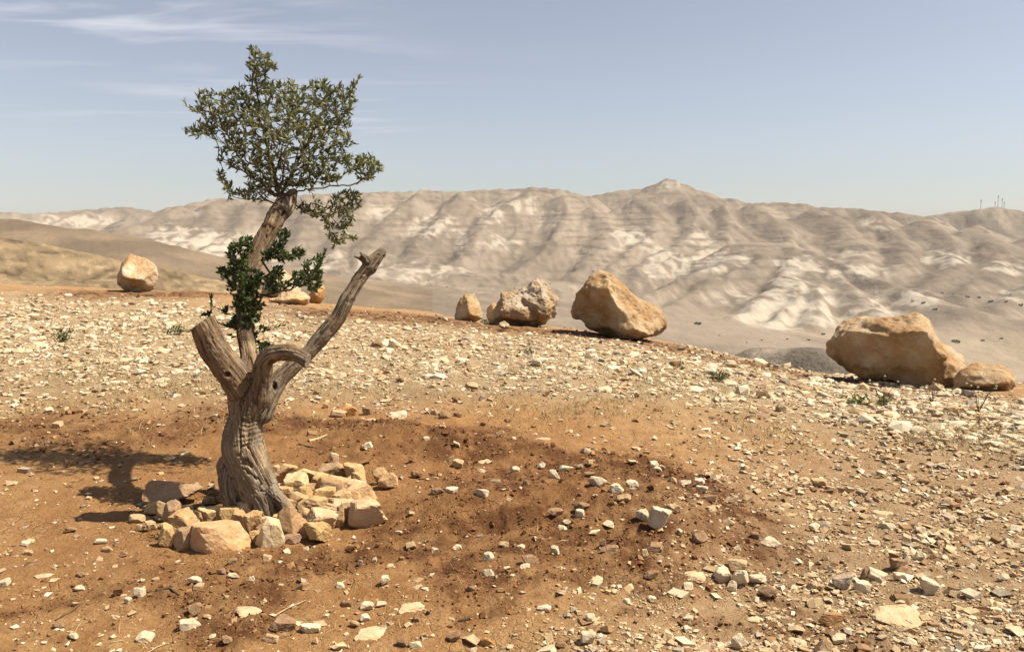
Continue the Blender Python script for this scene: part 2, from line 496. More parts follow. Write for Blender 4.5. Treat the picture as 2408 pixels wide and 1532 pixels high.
dt_ = np.hypot((gx - BASIN[0] - 0.2) / 1.5, gy - BASIN[1] - 0.3); f = (0.75 * (1 - sstep(0.7, 2.6, dt_ + 0.5 * nz1)))[:, None]; gc = gc * (1 - f) + np.array([0.46, 0.235, 0.088]) * f
f = (0.75 * b2)[:, None]; gc = gc * (1 - f) + c_pale * f
lowg = np.interp(xd, [-300, 0, 900, 1400, 1900, 2407, 2700], [900, 905, 905, 910, 960, 1040, 1080]); f = np.where(infr, 0.6 * np.exp(-((yd - lowg + 20 * nz1) / 48) ** 2), 0)[:, None]; gc = gc * (1 - f) + np.array([0.51, 0.395, 0.235]) * f
f = (0.75 * b1)[:, None]; gc = gc * (1 - f) + c_chalk * f
f = np.clip(gdig * (0.90 + 1.0 * fbm(p2(gx * 6, gy * 6), 3, 41)), 0, 0.95)[:, None]; gc = gc * (1 - f) + c_dark * f
ground = add('ground', make_mesh('ground', GV, GF, {'col': ('FLOAT_COLOR', gc), 'dig': ('FLOAT', gdig)}), M_ground, kind='structure')


def on_ground(P):
    P = np.asarray(P, float); P = np.atleast_2d(P)
    return h_full(P[:, 0], P[:, 1])


# ------------------------------------------------------------------ hills and valley: one sheet from the foot of the terrace to the far ridge
RY = ([380, 425, 450, 520, 600, 650, 700, 760, 850, 900], [2480, 2380, 2300, 2060, 1800, 1640, 1480, 1300, 1000, 900])


def HP(pts, off=0.0, R=None, up=0.0):
    out = []
    for k, p in enumerate(pts):
        x, y = p[:2]; d = ray(x, y); rr_ = p[2] if len(p) > 2 else (R if R is not None else np.interp(y, *RY) + off)
        t = rr_ / math.hypot(d[0], d[1]); q = EYE + d * t; out.append((q[0], q[1], q[2] + up))
    return np.array(out)


RIDGES = []   # plan polyline with heights, side slope, exponent of the side profile


def ridge(pts, m, p=1.0, off=0.0, R=None): RIDGES.append((HP(pts, off, R), m, p))


SKY_L = [(-900, 520), (-400, 508), (0, 501), (100, 503), (190, 496), (290, 487), (345, 493), (400, 520)]
ridge([(x, y, 3300) for x, y in SKY_L], 0.6)
ridge([(x, y, 2700) for x, y in [(300, 508), (420, 486), (520, 467), (590, 470), (640, 468)]], 0.75)
ridge([(x, y, 2420) for x, y in [(640, 470), (700, 462), (760, 456), (850, 453), (950, 451), (1000, 449), (1100, 451), (1200, 447), (1250, 443), (1295, 443), (1340, 455), (1385, 464)]], 0.75)
ridge([(x, y, 2640) for x, y in [(1300, 470), (1385, 464), (1410, 459), (1470, 448), (1530, 445), (1640, 452), (1700, 469), (1760, 484)]], 0.75)
ridge([(1572, 420, 2640), (1575, 420.5, 2650)], 0.52)
ridge([(x, y, 2250) for x, y in [(1740, 492), (1780, 480), (1830, 478), (1880, 479), (1920, 489), (2050, 496), (2130, 506), (2180, 514), (2240, 530)]], 0.75)
ridge([(x, y, 2900) for x, y in [(2120, 522), (2180, 511), (2240, 501), (2300, 494), (2345, 488), (2407, 500), (2480, 512), (2700, 520), (3200, 530)]], 0.75)
for pts in ([(1250, 446), (1190, 492), (1140, 545), (1095, 590), (1060, 632)], [(1325, 462), (1338, 510), (1300, 565), (1250, 610), (1200, 650)],
            [(1400, 490), (1440, 540), (1420, 590), (1370, 640)], [(1500, 470), (1540, 520), (1520, 570), (1460, 620), (1400, 668)],
            [(1600, 470), (1640, 520), (1610, 570), (1540, 615), (1480, 660)], [(1700, 486), (1730, 530), (1690, 565), (1600, 610), (1520, 650)],
            [(1090, 455), (1050, 500), (1010, 550), (960, 590)], [(980, 455), (930, 500), (890, 555), (850, 600)], [(880, 456), (830, 510), (790, 570), (770, 620)],
            [(760, 462), (720, 520), (690, 580), (640, 620)],
            [(1800, 482), (1850, 530), (1860, 560), (1842, 578)], [(1930, 495), (1990, 540), (2010, 590), (1990, 625)], [(2050, 500), (2110, 545), (2130, 590), (2100, 625)],
            [(2180, 520), (2260, 580), (2250, 640), (2190, 690)], [(2300, 530), (2380, 590), (2340, 650), (2260, 700)], [(2430, 560), (2500, 620), (2420, 680), (2330, 730)],
            [(2600, 560), (2700, 640), (2600, 720)], [(2900, 580), (2950, 660), (2850, 740)]):
    ridge(pts, 0.52, 1.0)
# the pale fan-shaped hill in front on the right, and its spurs
ridge([(1760, 572), (1842, 576), (1890, 596)], 0.46, off=-120)
for pts in ([(1842, 576), (1740, 600), (1640, 640), (1540, 690), (1480, 722)], [(1800, 596), (1700, 650), (1600, 705), (1530, 745)],
            [(1860, 590), (1850, 640), (1800, 690), (1720, 740), (1650, 775)], [(1862, 610), (1862, 670), (1835, 720), (1815, 770), (1800, 800)], [(1870, 600), (1905, 660), (1920, 720), (1930, 770)],
            [(1890, 596), (1960, 620), (2080, 662), (2190, 706), (2260, 730)], [(1900, 612), (1990, 680), (2070, 735), (2130, 775)]):
    ridge(pts, 0.60, 1.0, off=-130)
# left: pale gullied slopes
for pts in ([(520, 470), (470, 520), (400, 560), (330, 585)], [(590, 480), (560, 530), (500, 580), (450, 610)], [(640, 480), (640, 540), (600, 590), (550, 625)],
            [(700, 540), (680, 600), (620, 640), (560, 660)], [(430, 490), (350, 525), (280, 545)], [(420, 520), (370, 560), (320, 580)], [(480, 530), (440, 570), (400, 595)]):
    ridge(pts, 0.55, off=120)
ridge([(290, 489), (230, 505), (150, 522), (60, 535)], 0.42, off=900)
ridge([(200, 498), (160, 515), (100, 525)], 0.42, off=900)
# low humps on the valley floor
for pts in ([(900, 640), (990, 622), (1060, 636), (1110, 660)], [(830, 668), (900, 650), (960, 672), (1010, 690)], [(1130, 655), (1200, 650), (1260, 675)],
            [(1560, 690), (1640, 680), (1700, 700)], [(1180, 700), (1300, 690), (1420, 705)], [(2120, 790), (2250, 765), (2450, 750)], [(1650, 800), (1760, 795)], [(760, 660), (830, 690), (900, 705)]):
    ridge(pts, 0.22, 1.0, off=-60)
ridge([(840, 690, 1000), (900, 668, 1000), (960, 690, 980), (1010, 705, 960)], 0.30)
# the near shoulder on the left, in two folds
ridge([(-900, 440, 1000), (-300, 490, 950), (0, 516, 900), (130, 528, 860), (300, 574, 820), (530, 648, 760), (700, 715, 700), (820, 770, 650)], 0.26)
NEAR = HP([(-1200, 500, 300), (-300, 528, 270), (0, 563, 250), (150, 590, 240), (300, 624, 225), (500, 662, 205), (640, 700, 180), (760, 735, 150)])
# the small grey hill below the edge on the right
ridge([(1700, 838, 250), (1790, 820, 235), (1890, 813, 225), (1960, 828, 215), (2040, 868, 200), (2100, 905, 190)], 0.8)
ridge([(1640, 842, 300), (1740, 832, 290), (1830, 838, 280)], 0.8)

haz = wsplit(-40, 40, 30, 660, 30)
hr = np.concatenate([np.geomspace(34, 150, 36, endpoint=False), np.geomspace(150, 330, 52, endpoint=False), np.geomspace(330, 900, 60, endpoint=False), np.linspace(900, 2750, 285, endpoint=False), np.linspace(2750, 3500, 50, endpoint=False), np.geomspace(3500, 4200, 14, endpoint=False), np.geomspace(4200, 6000, 8)])
hx, hy, HF = polar_grid(haz, hr)
R_ = np.hypot(hx, hy); A_ = np.arctan2(hx, hy)
wx = hx + 26 * fbm(p2(hx / 260, hy / 260), 3, 51) + 4 * fbm(p2(hx / 60, hy / 60), 2, 53)
wy = hy + 26 * fbm(p2(hx / 260, hy / 260), 3, 57) + 4 * fbm(p2(hx / 60, hy / 60), 2, 59)
wmask = sstep(500, 1000, R_)
wx = hx + (wx - hx) * wmask; wy = hy + (wy - hy) * wmask
floor = -150 + 6 * fbm(p2(hx / 300, hy / 300), 4, 61) + 40 * sstep(1500, 2600, R_)
K = 4.5
acc = np.exp(np.clip((floor + 150) / K, -30, 200))
for pts, m, p in RIDGES:
    nearr = pts[:, :2].mean(0); loc = np.hypot(*nearr) < 600
    X, Y = (hx, hy) if loc else (wx, wy)
    val = np.full(len(X), -1e3)
    for k in range(len(pts) - 1):
        d, t = seg_dist(X, Y, pts[k:k + 2])
        e = m * d * (1 - 0.35 * sstep(90, 700, d)) - K * 0.3
        val = np.maximum(val, pts[k, 2] + t * (pts[k + 1, 2] - pts[k, 2]) - np.where(e > 0, e * e / (e + 5), 0))
    acc = acc + np.exp(np.clip((val + 150) / K, -30, 200))
hz = -150 + K * np.log(acc)
# our own hill falling to the valley, with the shoulder on the left
hz = np.maximum(hz, np.maximum(-5 - 0.36 * (R_ - 36), -170))
d, tb = seg_dist(hx, hy, NEAR); zl = np.interp(tb, np.arange(len(NEAR)), NEAR[:, 2])
rl = np.hypot(*[np.interp(tb, np.arange(len(NEAR)), NEAR[:, k]) for k in (0, 1)])
slope_n = np.where(R_ > rl, 0.34, 0.055 + 0.5 * sstep(-0.30, -0.16, A_))
sh = zl - np.where(d > 12, slope_n * (d - 6), slope_n * d * d / 24)
hz = np.maximum(hz, sh)
# gullies and terraces
far = sstep(700, 1150, R_)
rel = sstep(-148, -95, hz)
gul = 1 - np.abs(fbm(p2(wx / 120, wy / 210), 3, 71))
hz = hz + far * rel * (7 * (gul - 0.75) + 6.5 * (0.62 - np.abs(fbm(p2(wx / 42, wy / 95), 2, 73))))
hz = hz + far * (0.9 * fbm(p2(hx / 20, hy / 26), 2, 77))
hz = hz + (1 - far) * sstep(60, 200, R_) * (1.6 * fbm(p2(hx / 30, hy / 30), 4, 79))
st = hz / 13.0 + 0.25 * fbm(p2(hx / 200, hy / 200), 2, 81); fr = st - np.floor(st)
hz = hz + far * rel * 1.2 * sstep(-0.1, 0.4, fbm(p2(hx / 150, hy / 150), 2, 83)) * (sstep(0.35, 0.65, fr) - fr)
# keep the sheet under the terrace close by
Tm = np.interp(A_, _az, _T, left=_T[0], right=_T[-1])
hz = np.where(R_ < 70, np.minimum(hz, 1.6 - (Tm + 0.012) * R_), hz)
hz = np.where(R_ > 4300, np.minimum(hz, -60), hz)
HV = np.stack([hx, hy, hz], 1)
# colours: pale brown steppe, chalk where it is steep or cut, dark thin rock bands, tan near shoulder
nr, na = len(hr), len(haz)
Z2 = hz.reshape(nr, na); X2 = hx.reshape(nr, na); Y2 = hy.reshape(nr, na)
gr_r = np.gradient(Z2, axis=0) / np.maximum(1e-6, np.hypot(np.gradient(X2, axis=0), np.gradient(Y2, axis=0)))
gr_a = np.gradient(Z2, axis=1) / np.maximum(1e-6, np.hypot(np.gradient(X2, axis=1), np.gradient(Y2, axis=1)))
slope = np.hypot(gr_r, gr_a).ravel()
hxd, hyd, _ = proj(HV)
SPOT = [(190, 520, 110, 16, .9), (430, 560, 110, 35, .9), (540, 575, 90, 35, .9), (620, 610, 90, 40, .7), (900, 500, 60, 35, .5), (1010, 530, 70, 30, .8), (1080, 560, 40, 25, .7),
        (1160, 500, 50, 40, .6), (1230, 480, 40, 30, .6), (1000, 640, 90, 25, .9), (880, 630, 90, 30, .7), (930, 700, 60, 20, .6), (1290, 520, 40, 40, .5), (1180, 570, 60, 25, .6),
        (1490, 560, 60, 30, .9), (1560, 600, 60, 25, .8), (1650, 560, 50, 25, .6), (1610, 630, 110, 25, .9), (1700, 610, 90, 30, .8), (1850, 690, 60, 60, 1.), (1810, 740, 90, 50, 1.), (1930, 720, 60, 50, .9),
        (1880, 620, 70, 30, .8), (2000, 640, 110, 25, .7), (2130, 700, 120, 20, .9), (2050, 740, 120, 40, .7), (2230, 610, 70, 18, .9), (2360, 630, 60, 25, .9), (2000, 600, 40, 20, .8), (2060, 530, 60, 25, .5),
        (2390, 690, 50, 25, .6), (1750, 700, 120, 40, .5), (1500, 700, 70, 15, .5), (1570, 430, 50, 20, .5), (1900, 750, 140, 30, .7), (760, 620, 90, 40, .6), (1560, 650, 60, 15, .8)]
spot = np.zeros(len(hx))
jx = 26 * fbm(p2(hx / 60, hy / 60), 3, 91); jy = 10 * fbm(p2(hx / 60, hy / 60), 3, 93)
for sx, sy, rx, ry, a in SPOT:
    spot = np.maximum(spot, a * np.exp(-(((hxd + jx - sx) / rx) ** 2 + ((hyd + jy - sy) / ry) ** 2)))
spot *= far
nb = fbm(p2(hx / 90, hy / 90), 4, 95); nb2 = fbm(p2(hx / 420, hy / 420), 3, 97)
chalk = np.clip(sstep(0.30, 0.85, spot * (0.65 + 0.9 * (1 - np.abs(fbm(p2(wx / 38, wy / 75), 3, 96)) * 2.2)) + 0.22 * nb) * 0.9 + 0.15 * sstep(0.45, 0.7, slope + 0.12 * nb) * far, 0, 1)
c_b = np.array([0.310, 0.252, 0.188]); c_b2 = np.array([0.222, 0.176, 0.130]); c_w = np.array([0.53, 0.465, 0.370]); c_t = np.array([0.32, 0.232, 0.132]); c_s = np.array([0.17, 0.130, 0.100]); c_v = np.array([0.43, 0.345, 0.245])
f = sstep(-0.4, 0.5, nb2 + 0.5 * nb)[:, None]; hc = c_b * f + c_b2 * (1 - f)
f = (sstep(-110, -142, hz) * 0.7 * far)[:, None]; hc = hc * (1 - f) + c_v * f
f = chalk[:, None]; hc = hc * (1 - f) + c_w * f
bandn = fbm(np.stack([hx / 120, hy / 120, hz / 9], 1), 3, 99)
lv = hz / 17.0 + 0.45 * fbm(p2(hx / 210, hy / 210), 3, 111); lv = np.abs(lv - np.floor(lv) - 0.5)
lines = np.maximum(sstep(0.17, 0.04, lv) * sstep(-0.08, 0.22, fbm(p2(hx / 75, hy / 75), 3, 101)), 0.7 * sstep(0.34, 0.5, bandn)) * sstep(0.10, 0.26, slope) * far * sstep(-135, -70, hz)
for sx, sy, rx, ry in ((1240, 449, 55, 5), (1825, 481, 75, 5), (1210, 537, 40, 10), (1290, 500, 30, 12), (1650, 482, 70, 7), (960, 525, 70, 9), (1120, 556, 60, 8), (1480, 530, 60, 8), (1570, 548, 60, 8), (1690, 532, 60, 8), (1760, 525, 60, 8), (1130, 590, 60, 6), (2080, 588, 110, 7), (1770, 540, 60, 7), (1850, 693, 120, 6), (2010, 700, 70, 6), (1700, 700, 80, 6), (2150, 600, 60, 6), (700, 520, 60, 7), (1050, 470, 60, 8)):
    lines = np.maximum(lines, 1.15 * np.exp(-(((hxd + jx - sx) / rx) ** 2 + ((hyd + 0.4 * jy - sy) / ry) ** 2)) * sstep(-0.15, 0.25, bandn) * far)
f = (0.80 * np.clip(lines, 0, 1))[:, None]; hc = hc * (1 - f) + c_s * f
nearc = (1 - sstep(480, 620, R_))
f = (nearc * (A_ < 0.1))[:, None]; hc = hc * (1 - f) + (c_t * (0.72 + 0.45 * sstep(-0.5, 0.5, fbm(p2(hx / 25, hy / 12), 4, 103)) + 0.35 * sstep(0.15, 0.5, fbm(p2(hx / 3.0, hy / 5.0), 2, 107)) - 0.35 * sstep(0.12, 0.4, fbm(p2(hx / 4.0, hy / 9.0), 3, 109)))[:, None]) * f
c_g = np.array([0.20, 0.165, 0.125])
f = (nearc * (A_ >= 0.1))[:, None]; hc = hc * (1 - f) + ((c_g + np.array([0.13, 0.115, 0.09]) * sstep(0.0, 0.35, fbm(p2(hx / 34, hy / 34), 3, 115))[:, None]) * (0.8 + 0.5 * sstep(-0.4, 0.5, fbm(p2(hx / 12, hy / 12), 4, 104)))[:, None]) * f
mid = sstep(480, 620, R_) * (1 - sstep(930, 1050, R_)) * (A_ < -0.1)
f = mid[:, None]; hc = hc * (1 - f) + (np.array([0.235, 0.175, 0.112]) * (0.8 + 0.4 * sstep(-0.4, 0.5, nb))[:, None]) * f
scr = sstep(0.25, 0.5, fbm(p2(hx / 55 + hy / 90, hy / 30), 3, 105)) * (1 - far) * sstep(190, 330, R_) * (A_ < 0)
f = (0.6 * scr)[:, None]; hc = hc * (1 - f) + c_s * f
hills = add('hills', make_mesh('hills', HV, HF, {'col': ('FLOAT_COLOR', hc)}), M_hills, kind='structure')


def hill_z(x, y):
    """height of the hill sheet at a point"""
    r = math.hypot(x, y); a = math.atan2(x, y)
    j = min(max(int(np.searchsorted(haz, a)) - 1, 0), na - 2); i = min(max(int(np.searchsorted(hr, r)) - 1, 0), nr - 2)
    u = (a - haz[j]) / (haz[j + 1] - haz[j]); v = (r - hr[i]) / (hr[i + 1] - hr[i])
    return (Z2[i, j] * (1 - u) + Z2[i, j + 1] * u) * (1 - v) + (Z2[i + 1, j] * (1 - u) + Z2[i + 1, j + 1] * u) * v


def hill_hit(x, y, r0=120, r1=4000):
    """first point of the hill sheet along a view line"""
    d = ray(x, y); k = 1 / math.hypot(d[0], d[1])
    for r in np.geomspace(r0, r1, 900):
        q = EYE + d * (r * k)
        if q[2] < hill_z(q[0], q[1]): return np.array([q[0], q[1], hill_z(q[0], q[1])])
    return None


# ------------------------------------------------------------------ shape builders
def ico(sub):
    import bmesh
    bm = bmesh.new(); bmesh.ops.create_icosphere(bm, subdivisions=sub, radius=1.0)
    bm.verts.ensure_lookup_table()
    V = np.array([v.co[:] for v in bm.verts]); F = np.array([[v.index for v in f.verts] for f in bm.faces]); bm.free()
    return V, F


ICO = {k: ico(k) for k in (1, 2, 3, 4)}


def rock_shape(seed, sub, npl=11, k=16, rough=0.05, dims=(1, 1, 1)):
    """angular rock: a block with broken corners, cut by planes, edges a little worn, rough skin"""
    rs = np.random.RandomState(seed); D, F = ICO[sub]
    box = np.array([[1, 0, 0], [-1, 0, 0], [0, 1, 0], [0, -1, 0], [0, 0, 1], [0, 0, -1.0]]) + rs.normal(scale=0.34, size=(6, 3))
    ext_ = rs.normal(size=(max(npl - 6, 2), 3)); ext_[:, 2] = np.abs(ext_[:, 2]) * 0.8
    N = np.concatenate([box, ext_]); N /= np.linalg.norm(N, axis=1)[:, None]
    dd = np.concatenate([rs.uniform(0.62, 0.85, 6), rs.uniform(0.74, 0.98, len(ext_))])
    Dn = D + 0.06 * np.stack([fbm(D * 2.2, 2, seed % 41 + q) for q in range(3)], 1); Dn /= np.linalg.norm(Dn, axis=1)[:, None]
    s_ = np.maximum(Dn @ N.T, 0) / dd
    r = (s_ ** 80).sum(1) ** (-1.0 / 80); r = np.minimum(r, 1.3)
    V = D * r[:, None]; ext = (V.max(0) - V.min(0)); V = (V - (V.max(0) + V.min(0)) / 2) / ext
    rg = 1 - np.abs(fbm(V * 5.0, 2, seed % 29)) * 2
    V = V * (1 + 0.7 * rough * fbm(V * 3.2, 2, seed % 50)[:, None] + 0.55 * rough * fbm(V * 11, 2, seed % 37)[:, None] - 0.35 * rough * np.maximum(rg, 0)[:, None] ** 3)
    return V * np.asarray(dims), F


def surface_nets(val, org, h):
    nx, ny, nz = val.shape; s = val < 0
    cnt = np.zeros((nx - 1, ny - 1, nz - 1), np.int8); acc = np.zeros((nx - 1, ny - 1, nz - 1, 3), np.float32)

    def sl(o, ax=None):
        return tuple(slice(o[k], o[k] + (nx, ny, nz)[k] - 1) for k in range(3))
    corners = [(a, b, c) for a in (0, 1) for b in (0, 1) for c in (0, 1)]
    for c in corners:
        for ax in range(3):
            if c[ax]: continue
            c2 = list(c); c2[ax] = 1
            va = val[sl(c)]; vb = val[sl(c2)]
            x = (va < 0) != (vb < 0)
            t = np.where(x, va / np.where(x, va - vb, 1), 0)
            cnt += x
            for k in range(3):
                acc[..., k] += np.where(x, (t if k == ax else c[k]), 0)
    m = cnt > 0; idx = np.full(m.shape, -1, np.int64); idx[m] = np.arange(m.sum())
    I = np.argwhere(m); V = org + (I + acc[m] / cnt[m][:, None]) * h
    quads = []
    for ax in range(3):
        o1, o2 = [(1, 2), (2, 0), (0, 1)][ax]
        a = [slice(1, -1)] * 3; b = [slice(1, -1)] * 3
        a[ax] = slice(0, -1); b[ax] = slice(1, None)
        sa = s[tuple(a)]; sb = s[tuple(b)]
        E = np.argwhere(sa != sb); fl = sa[sa != sb]
        E = E.copy()
        for k in range(3):
            if k != ax: E[:, k] += 1
        def cell(d1, d2):
            q = E.copy(); q[:, o1] -= d1; q[:, o2] -= d2
            return idx[q[:, 0], q[:, 1], q[:, 2]]
        Q = np.stack([cell(1, 1), cell(0, 1), cell(0, 0), cell(1, 0)], 1)
        Q[~fl] = Q[~fl][:, ::-1]
        quads.append(Q)
    Q = np.concatenate(quads); Q = Q[(Q >= 0).all(1)]
    return V, Q


def vnormals(V, Q):
    n = np.cross(V[Q[:, 2]] - V[Q[:, 0]], V[Q[:, 3]] - V[Q[:, 1]]); N = np.zeros_like(V)
    for k in range(4):
        for c in range(3): N[:, c] += np.bincount(Q[:, k], n[:, c], len(V))
    return N / np.maximum(1e-9, np.linalg.norm(N, axis=1)[:, None])


def convex_planes(poly, beta, rs, depth):
    """half-spaces of a convex outline in x,z made into a thick body: two sloping planes for each edge, front and back"""
    pts = sorted(map(tuple, np.array(poly, float)))
    def half(q):
        o = []
        for p in q:
            while len(o) > 1 and (o[-1][0] - o[-2][0]) * (p[1] - o[-2][1]) - (o[-1][1] - o[-2][1]) * (p[0] - o[-2][0]) <= 0: o.pop()
            o.append(p)
        return o[:-1]
    P = np.array(half(pts) + half(pts[::-1])); c = P.mean(0); out = []
    for a, b in zip(P, np.roll(P, -1, 0)):
        e = b - a
        if np.hypot(*e) < 1e-6: continue
        n = np.array([e[1], -e[0]]) / np.hypot(*e)
        if n @ (a - c) < 0: n = -n
        for sgn in (-1, 1):
            bt = math.radians((beta if sgn < 0 or beta > 30 else 8) + rs.uniform(-6, 6))
            N = np.array([n[0] * math.cos(bt), sgn * math.sin(bt), n[1] * math.cos(bt)])
            out.append((N, N[0] * a[0] + N[2] * a[1]))
    return out


def boulder(name, conv, pieces, depth, facets, yb, seed, tint, label, group=None, beta=32, cells=84, rough=1.0, back=0.0, sink=0.03, strat=0.0, cat='boulder'):
    """pieces: convex outlines in photograph pixels; the body gets its own depth and stands on the terrace"""
    rs = np.random.RandomState(seed)
    allp = np.array([conv(*p) for pc in pieces for p in pc]); cx = allp[:, 0].mean()
    g = gp(cx, yb); dist = (g[1] + depth * 0.5 + back) / ray(cx, yb)[1]
    mpp = dist / FPX
    polys = [[((conv(*p)[0] - cx) * mpp, (yb - conv(*p)[1]) * mpp) for p in pc] for pc in pieces]
    ap = np.array([p for pc in polys for p in pc]); x0, z0 = ap.min(0) - 0.08; x1, z1 = ap.max(0) + 0.08
    h = max(x1 - x0, z1 - z0, 2 * depth) / cells; y0 = -depth * 0.75 - 0.08; y1 = -y0
    xs = np.arange(x0, x1 + h, h); ys = np.arange(y0, y1 + h, h); zs = np.arange(z0, z1 + h, h)
    G = np.stack(np.meshgrid(xs, ys, zs, indexing='ij'), -1).reshape(-1, 3)
    sc = max(x1 - x0, z1 - z0)
    Gw = G + sc * 0.035 * rough * np.stack([fbm(G / sc * 3.0, 2, seed + k) for k in range(3)], 1)
    f = None
    for pl in polys:
        S = convex_planes(pl, beta, rs, depth)
        S += [(np.array([0, -1.0, 0]), depth * 0.5), (np.array([0, 1.0, 0]), depth * 0.5)]
        d = np.max([Gw @ n - o for n, o in S], axis=0)
        if f is None: f = d
        else:
            kk_ = 0.04 * sc; hh_ = np.clip(0.5 + 0.5 * (f - d) / kk_, 0, 1); f = f * (1 - hh_) + d * hh_ - kk_ * hh_ * (1 - hh_)
    for n, pt in facets:      # cut faces: outward direction and a point (pixels, depth) on the plane
        n = np.array(n, float); n /= np.linalg.norm(n)
        q = conv(pt[0], pt[1]); q = np.array([(q[0] - cx) * mpp, pt[2] * depth, (yb - q[1]) * mpp])
        f = np.maximum(f, Gw @ n - n @ q)
    f = f + sc * 0.010 * rough * fbm(G / sc * 9, 2, seed + 5)
    V, Q = surface_nets(f.reshape(len(xs), len(ys), len(zs)), np.array([xs[0], ys[0], zs[0]]), h)
    N = vnormals(V, Q)
    r1 = 1 - np.abs(fbm(V / sc * np.array([7, 7, 10]), 3, seed + 8))
    V = V + N * (sc * rough * (0.012 * (r1 - 0.7) + 0.006 * fbm(V / sc * 26, 3, seed + 9)))[:, None]
    if strat: V = V + N * (strat * (np.abs(((V[:, 2] / sc * 9 + fbm(V / sc * 3, 2, seed)) % 1) - 0.5) - 0.25))[:, None]
    t = np.array(tint); k = fbm(V / sc * 3.2, 4, seed + 3)[:, None]
    col = t * (1 + 0.30 * k) * np.array([1, 1 - 0.05, 1 - 0.12]) ** np.clip(-k * 4, -1, 2)
    P = np.array([g[0] * 0 + ray(cx, yb)[0] * dist, g[1] + depth * 0.5 + back, 0.0])
    zc = EYE[2] + ray(cx, yb)[2] * dist
    P[2] = zc - sink
    return add(name, make_mesh(name, V, Q, {'tint': ('FLOAT_COLOR', np.clip(col, 0.02, 0.9))}), M_boulder, loc=P, label=label, cat=cat, group=group)


def Z(x0, y0, s):
    return lambda x, y: ((x0 + x * s) / 1.6751, (y0 + y * s) / 1.6751)


Z1 = Z(650, 100, 950 / 1617); Z2c = Z(650, 900, 950 / 1120); Z3 = Z(500, 1700, 1100 / 2408); Z4 = Z(1700, 1000, 1000 / 2408)
Z5 = Z(3200, 1150, 832 / 2408); Z6 = Z(0, 900, 1300 / 2408); Z9 = Z(780, 1350, 570 / 1247); Z10 = Z(780, 880, 570 / 1679)
WARM = (0.62, 0.42, 0.22); PALE = (0.72, 0.60, 0.42); GREYR = (0.60, 0.52, 0.42)

# ------------------------------------------------------------------ boulders along the edge of the terrace
boulder('boulder', Z6, [[(865, 385), (870, 330), (885, 270), (905, 235), (960, 178), (1000, 185), (1095, 215), (1140, 240), (1160, 300), (1150, 390), (1130, 435), (1050, 458), (960, 468), (905, 440)]],
        1.05, [((0.34, -0.72, 0.60), (1020, 300, -0.40)), ((-0.80, -0.58, -0.12), (925, 340, -0.30)), ((0.05, -0.72, -0.62), (1010, 400, -0.36))], 687, 3, (0.74, 0.58, 0.38),
        'pale rounded boulder standing alone on the edge below the tan slope', cells=76)
boulder('boulder', Z10, [[(740, 860), (745, 690), (830, 590), (895, 495), (920, 470), (965, 490), (1040, 580), (1110, 620), (1190, 730), (1220, 880), (1000, 930)]],
        0.95, [((0.3, -0.7, 0.62), (960, 640, -0.35)), ((-0.6, -0.78, 0), (830, 700, -0.3))], 700, 5, PALE, 'white peaked boulder half hidden behind the olive shoots', cells=70, back=0.5)
boulder('boulder', Z10, [[(800, 870), (960, 790), (1090, 750), (1190, 740), (1310, 830), (1290, 915), (1200, 950), (1090, 968), (960, 945), (860, 905)]],
        0.8, [((0.15, -0.55, 0.82), (1100, 850, -0.42)), ((-0.1, -0.85, -0.5), (1000, 930, -0.42))], 717, 6, (0.74, 0.54, 0.31), 'flat tan slab of rock lying in front of the white peaked boulder', cells=70)
boulder('boulder', Z10, [[(1280, 830), (1340, 740), (1400, 675), (1425, 670), (1475, 735), (1465, 850), (1430, 910), (1350, 945), (1300, 930)]],
        0.6, [((0.5, -0.75, 0.4), (1400, 800, -0.4))], 714, 7, (0.64, 0.40, 0.17), 'orange upright rock at the right end of the flat tan slab', cells=56)
boulder('boulder', Z4, [[(205, 600), (225, 500), (250, 440), (320, 365), (400, 353), (430, 440), (490, 540), (492, 600), (440, 622), (330, 652), (222, 640)]],
        0.62, [((-0.72, -0.66, 0.05), (300, 480, -0.25)), ((0.45, -0.7, 0.5), (410, 500, -0.35))], 757, 8, (0.66, 0.51, 0.31), 'small pale upright boulder beside the grey craggy boulder', cells=66)
boulder('boulder', Z4, [[(512, 560), (520, 500), (560, 455), (600, 445), (650, 520), (660, 640), (540, 650)]], 0.5, [], 758, 9, (0.66, 0.45, 0.22), 'small tan rock peeping out behind the grey craggy boulder', cells=40, back=0.6)
boulder('boulder', Z4, [[(524, 645), (600, 475), (655, 335), (720, 322), (850, 330), (1000, 420), (1090, 600), (940, 690), (760, 685), (560, 668)],
                        [(800, 430), (855, 300), (950, 212), (1000, 184), (1060, 205), (1110, 300), (1195, 400), (1213, 520), (1200, 590), (1110, 665), (930, 690), (840, 610)]],
        0.95, [((-0.42, -0.85, 0.28), (700, 450, -0.42)), ((0.62, -0.6, 0.45), (1130, 400, -0.22)), ((0.1, -0.7, -0.65), (1080, 630, -0.36)), ((-0.75, -0.6, -0.1), (585, 600, -0.25))], 769, 11, (0.60, 0.50, 0.37),
        'grey craggy boulder with a humped top between two other boulders', cells=110, rough=1.7)
boulder('boulder', Z4, [[(625, 670), (640, 630), (690, 615), (735, 645), (742, 690), (680, 700)]], 0.25, [], 774, 12, PALE, 'small pale rock at the foot of the grey craggy boulder', cells=36, back=-0.35)
